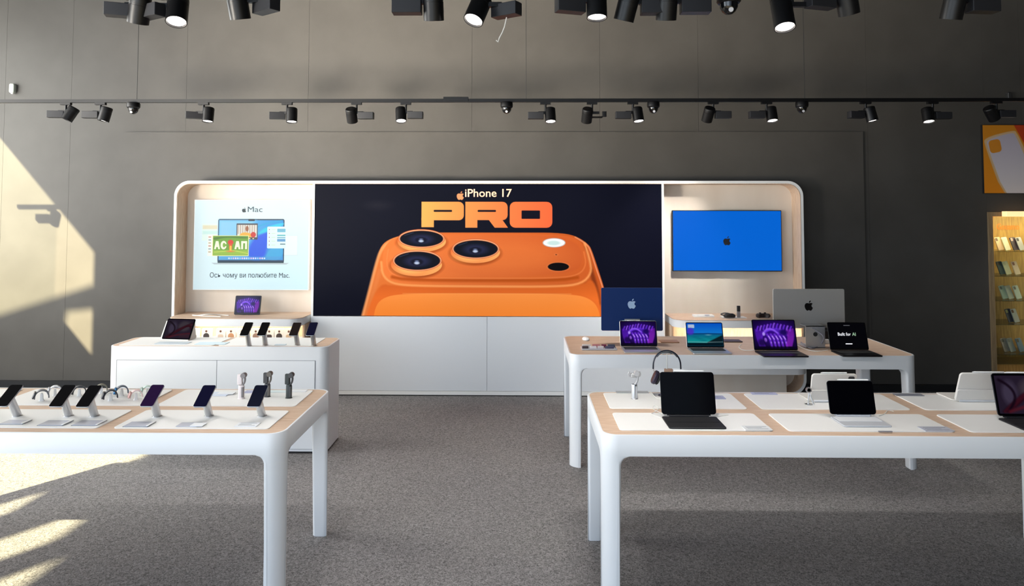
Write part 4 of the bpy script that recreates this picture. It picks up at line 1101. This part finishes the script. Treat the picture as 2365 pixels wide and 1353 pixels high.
card(2162, 991, .15, .075, 'grey lilac card at the front of the middle mat', MG, lines=3)
card(2045, 997, .07, .012, 'tiny grey tag in front of the middle black tablet', MD)
card(400, 792, .28, .10, 'pale leaflet in front of the folio tablet, rear cabinet table', mat('card_ice', (204, 216, 224), .35))
card(490, 793, .26, .11, 'pale blue leaflet on the rear cabinet table', mat('card_iceb', (206, 226, 236), .3))
card(648, 796, .09, .05, 'tiny pale card between the phones on the rear cabinet table', mat('card_ice', (204, 216, 224), .35))

# tablet on the rear cabinet table, folded white cover
p = at(405, 785, z=H+.006)
t = thing('tablet_computer', 'tablet with dark red swirl wallpaper leaning in a white cover', 'tablet', (p.x, p.y, H+.0045), -.12, 'tablets propped on the counters')
Ml = T(0, 0, .006) @ R(-g(28), 'X')
w, h = .265, .19
b = MB().rslab(-w/2, w/2, 0, h, 0, .008, .014, Ml, axis='y', bev=.0015).obj('body', mat('slate_metal', (40, 40, 44), .4, .6), t)
MB().rslab(-w/2+.001, w/2-.001, .001, h-.001, -.0008, .0005, .013, Ml, axis='y').obj('bezel', M_SCREEN_OFF, b)
paint_swirl(.7).obj('screen', print_mat('swirl_wallpaper', .12, .55, .15, .15), b, size=(w-.02, h-.02), M=Ml @ T(0, -.0012, h/2))
MB().poly([(-.004, 0), (.11, 0), (.115, .004), (.095, h*.80), (.085, h*.80)], -w/2-.012, w/2-.01, 'x').obj('cover', mat('white_folio', (226, 222, 216), .55), t)

# left bay: tablet and cables on the counter
CT = .872
def tablet_prop(px, py, w, h, label, pic, Y, tilt=12):
    p = at(px, py, z=CT+.002)
    t = thing('tablet_computer', label, 'tablet', (p.x, p.y, CT), 0, 'tablets propped on the counters')
    Ml = T(0, 0, .004) @ R(-g(tilt), 'X')
    b = MB().rslab(-w/2, w/2, 0, h, 0, .008, .012, Ml, axis='y', bev=.0015).obj('body', mat('slate_metal', (40, 40, 44), .4, .6), t)
    pic().obj('screen', PURPLE, b, size=(w-.02, h-.02), M=Ml @ T(0, -.0008, h/2))
    MB().poly([(.03, 0), (.09, 0), (.04, h*.6), (.034, h*.6)], -w*.3, w*.3, 'x').obj('prop', M_KB_D, t)
tablet_prop(570, 727, .29, .21, 'tablet with bright purple wallpaper on the left bay counter', lambda: paint_purple(3), 7.7)
cord('charging_cable', [q(528, 728, z=CT+.005), q(505, 727, z=CT+.005), q(480, 725, z=CT+.03), q(455, 729, z=CT+.005), q(440, 727, z=CT+.005), q(470, 730, z=CT+.005), q(510, 731, z=CT+.005)], 'tangled white cable on the left bay counter', r=.005)
box_item('white_tray', 'white tray of small pieces on the right bay counter', 'tray', 1624, 731, .22, .10, .020, M_WHITEP, z=CT)
box_item('charging_puck', 'pale round cornered puck on the white tray', 'charger', 1633, 729, .05, .05, .012, MG, z=CT+.020, r=.024)
box_item('display_slab', 'thin white slab under the black camera and remote', 'slab', 1693, 733, .26, .12, .008, M_WHITEP, z=CT)
t = thing('game_controller', 'dark game controller on the right bay counter', 'game controller', at(1761, 733, z=CT), .15)
MB().loft([[(x, y, z) for x, y in smooth([(-.075*k, -.045*k), (-.08*k, .0), (-.05*k, .045*k), (0, .03*k), (.05*k, .045*k), (.08*k, .0), (.075*k, -.045*k), (.05*k, -.04*k), (.03*k, -.01), (-.03*k, -.01), (-.05*k, -.04*k)], 2)] for k, z in ((.8, .0), (1, .01), (1, .03), (.85, .042))]).obj('shell', mat('dark_brown_plastic', (46, 36, 36), .4), t)
for s in (-1, 1): MB().lathe([(0, .040), (.010, .040), (.012, .054), (0, .056)], 12, T(s*.028, -.002, 0)).obj('thumb_stick', M_BLACKM, t)
t = thing('handheld_remote', 'slim black and grey remote standing upright on the white slab', 'remote', at(1706, 733, z=CT+.008), 0)
MB().rslab(-.017, .017, -.012, .012, 0, .065, .005, bev=.002).obj('lower_half', mat('mid_grey_plastic', (120, 116, 118), .4), t)
MB().rslab(-.017, .017, -.012, .012, .065, .125, .005, bev=.002).obj('upper_half', M_BLACKM, t)
t = thing('vr_visor', 'black visor with a strap lying on the white slab', 'visor', at(1685, 733, z=CT+.008), .1)
MB().loft([[(x, y, z) for x, y in rrect(-.065*k, .065*k, -.03*k, .03*k, .028*k)] for k, z in ((.85, 0), (1, .012), (.95, .030), (.6, .042))]).obj('shell', M_BLACKM, t)
MB().tube(smooth_open([(-.05, .02, .02), (-.09, .05, .03), (0, .09, .04), (.06, .03, .02)]), .006, 8).obj('strap', M_DG, t)

# boxed accessories on the shelf under the left counter
def acc_box(px, label, c1, kind):
    p = at(px, 786, Y=7.62)
    t = thing('accessory_box', label, 'box', (p.x, 7.62, .600), 0, 'boxed accessories under the left counter')
    MB().rslab(-.052, .052, 0, .135, -.02, .02, .004, axis='y', bev=.001).obj('carton', M_WHITE2, t)
    if kind == 0:
        MB().rslab(-.03, .03, .03, .075, -.0212, -.0200, .018, axis='y').obj('printed_case', mat('print_%d_%d_%d' % c1, c1, .5), t)
    else:
        MB().poly([(x*.04, .055+z*.04) for x, z in smooth([(-.9, .4), (0, 1.0), (.9, .4), (.7, -.8), (-.7, -.8)], 2)], -.0212, -.02, 'y').obj('printed_case', mat('print_%d_%d_%d' % c1, c1, .5), t)
    MB().lathe([(0, 0), (.012, 0), (.012, .0012), (0, .0012)], 14, T(0, -.0212, .108) @ R(PI/2, 'X')).obj('printed_dot', mat('print_brown', (96, 62, 50), .5), t)
for px, lab, c1, kd_ in ((449, 'white accessory box with dark print beside the folio tablet', (40, 40, 46), 0), (478, 'white accessory box with a black pouch shaped print', (50, 44, 44), 1), (511, 'white accessory box with pale print, left of the tan one', (206, 190, 178), 0),
                         (535, 'accessory box with tan print under the left counter', (190, 140, 104), 1), (560, 'white accessory box just left of the first rear phone', (214, 206, 198), 0), (592, 'white accessory box between the first two rear phones', (150, 120, 104), 1),
                         (623, 'white accessory box right of the second rear phone', (64, 48, 48), 0), (646, 'white accessory box with a dark rounded print', (60, 50, 48), 1), (668, 'white accessory box left of the brown screened phone', (206, 180, 150), 0)):
    acc_box(px, lab, c1, kd_)

# ================================================================== RIGHT END: POSTER AND GLASS CABINET
Y = WY-.03
a = at(2268, 288, Y=Y); b = at(2440, 447, Y=Y)
t = thing('case_poster', 'orange wall poster of a clear white phone case, cut by the right edge', 'poster', ((a.x+b.x)/2, Y, (a.z+b.z)/2))
w, h = b.x-a.x, a.z-b.z
MB().rslab(-w/2, w/2, -h/2, h/2, 0, .029, .003, axis='y').obj('board', M_BLACKM, t)
c = Canvas(2268, 2440, 288, 447, 1.2, (236, 150, 34))
c.rect(2268, 2440, 288, 447, grad((214, 138, 30), (246, 150, 30), 288, 447, 1)); c.poly([(2342, 285), (2445, 285), (2445, 450), (2372, 340)], (196, 66, 24), 1, 1.5)
c.poly(smooth([(2270, 318), (2340, 300), (2352, 304), (2420, 470), (2318, 470), (2272, 336)], 2), (222, 190, 150), .9, 1.5)
c.poly(smooth([(2276, 322), (2338, 305), (2348, 310), (2410, 470), (2324, 470), (2278, 338)], 2), grad((196, 186, 200), (236, 226, 224), 310, 440, 1), 1, 1.5)
c.poly([(p_[0]+(p_[1]-337)*.18, p_[1]-(p_[0]-2298)*.2) for p_ in rrect(2283, 2311, 322, 352, 8)], (222, 142, 40), 1, 1)
c.obj('picture', print_mat('orange_print', .4, .0, .9), t, size=(w-.01, h-.01), M=T(0, -.001, 0))

YC = WY-.02
xl, xr, zt_ = REC[0]+.002, REC[1]-.002, REC[2]-.002; cx = (xl+xr)/2; w = xr-xl
t = thing('display_cabinet', 'tall glass fronted oak cabinet with phone cases, at the right edge', 'cabinet', (cx, WY+.44, 0))
dy = YC-WY-.44
M_AMB = noise_mat('amber_oak', (156, 112, 52), (186, 142, 76), 6, .5, (14, 14, 1.0), detail=5)
M_BRO = noise_mat('brown_oak', (128, 108, 80), (146, 126, 96), 6, .5, (14, 14, 1))
MB().box(-w/2, -w/2+.05, dy, 0, 0, zt_-.05).obj('side_panel', M_BRO, t)
MB().box(w/2-.05, w/2, dy, 0, 0, zt_-.05).obj('side_panel', M_BRO, t)
MB().box(-w/2, w/2, dy, 0, zt_-.05, zt_).obj('top_panel', M_BRO, t)
MB().box(-w/2+.05, w/2-.05, -.02, 0, .02, zt_-.05).obj('back_panel', M_AMB, t)
MB().box(-w/2+.05, w/2-.05, dy+.02, -.02, .0, .30).obj('base_box', M_AMB, t)
for py in (580, 637, 694, 749, 818):
    z = at(2320, py, Y=YC+.03).z
    MB().box(-w/2+.052, w/2-.052, dy+.03, -.022, z-.008, z).obj('glass_shelf', glass_mat('shelf_glass', (236, 240, 232), .2), t)
for s_ in (-1, 1):
    MB().box(min(0, s_*(w/2-.055))+.003, max(0, s_*(w/2-.055))-.003, dy+.004, dy+.010, .305, zt_-.055).obj('glass_door', M_GLASS, t)
x0 = at(2320, 495, Y=YC-.1).x-cx
zz = at(2320, 494, Y=YC-.08).z
MB().rslab(x0, w/2-.1, dy-.13, dy-.05, zz-.03, zz+.03, .01, bev=.003).obj('lamp_bar', mat('lamp_cover', (250, 214, 160), .4, emit=(255, 206, 146), es=1.1), t)
MB().box((x0+w/2)/2-.02, (x0+w/2)/2+.02, dy-.05, dy, zz-.01, zz+.02).obj('lamp_arm', M_BLACK, t)
area('cabinet_lamp_and_fill', (cx, YC+.10, zt_-.06), (0, .55, -1), w-.25, .05, 10, (1.0, .80, .45))
area('cabinet_lamp_and_fill', (xr-.07, YC+.12, 1.15), (-1, .5, 0), .03, 1.5, 9, (1.0, .80, .45))  # added unseen upright lamp brightening the shelves from the right
M_OR = mat('orange_letter', (226, 120, 20), .5)
put_text(t, 'Gouamo', 2328, 524, WY+.415, 52, .10, M_OR, .002, 0)
put_text(t, 'Gsul', 2345, 846, WY+.415, 56, .13, M_OR, .002, 0)
# phone cases standing on the glass shelves
def phone_case(px, shelf_py, label, col, tilt=16, rz=.25, dark=(50, 34, 30)):
    z = at(2320, shelf_py, Y=YC+.03).z
    p = at(px, shelf_py, Y=YC+.16)
    o = thing('phone_case', label, 'phone case', (p.x, YC+.16, z), rz, 'phone cases on the glass shelves')
    M = R(-g(tilt), 'X') @ R(-.10, 'Y') @ T(0, 0, .005)
    b_ = MB().rslab(-.04, .04, 0, .155, -.005, .005, .012, M, axis='y', bev=.002).obj('shell', mat('case_%d_%d_%d' % col, col, .4), o)
    MB().rslab(-.032, -.002, .11, .146, -.0065, -.004, .008, M, axis='y').obj('camera_cutout', mat('cut_%d_%d_%d' % dark, dark, .4), b_)
for px, py, lab, col, dk in (
    (2313, 580, 'peach phone case on the top shelf of the glass cabinet', (236, 196, 170), (120, 90, 80)), (2329, 580, 'ivory phone case beside the peach one on the top shelf', (232, 222, 206), (214, 204, 190)),
    (2348, 580, 'dark plum phone case on the top shelf', (64, 46, 60), (196, 160, 160)), (2362, 580, 'grey phone case at the frame edge on the top shelf', (170, 164, 176), (60, 50, 60)),
    (2317, 637, 'dark teal phone case on the second shelf', (44, 66, 84), (60, 30, 24)), (2331, 637, 'cream phone case beside the dark teal one', (228, 218, 204), (200, 190, 176)), (2352, 637, 'pale pink phone case on the second shelf', (236, 202, 196), (120, 60, 60)),
    (2323, 694, 'mint white phone case on the third shelf', (214, 226, 226), (120, 130, 140)), (2337, 694, 'white phone case pressed against the mint one', (228, 220, 224), (214, 206, 210)), (2355, 694, 'pale blue phone case on the third shelf', (218, 224, 238), (90, 80, 90)),
    (2337, 749, 'navy phone case on the fourth shelf', (36, 36, 74), (190, 170, 120)), (2350, 749, 'lilac phone case beside the navy one', (206, 196, 214), (110, 50, 40)),
    (2327, 818, 'dusty rose phone case on the fifth shelf', (200, 176, 176), (110, 96, 100)), (2341, 818, 'pale grey phone case beside the dusty rose one', (196, 190, 202), (150, 140, 150)), (2362, 818, 'blue phone case at the frame edge on the fifth shelf', (70, 110, 170), (24, 28, 50))):
    phone_case(px, py, lab, col, dark=dk)
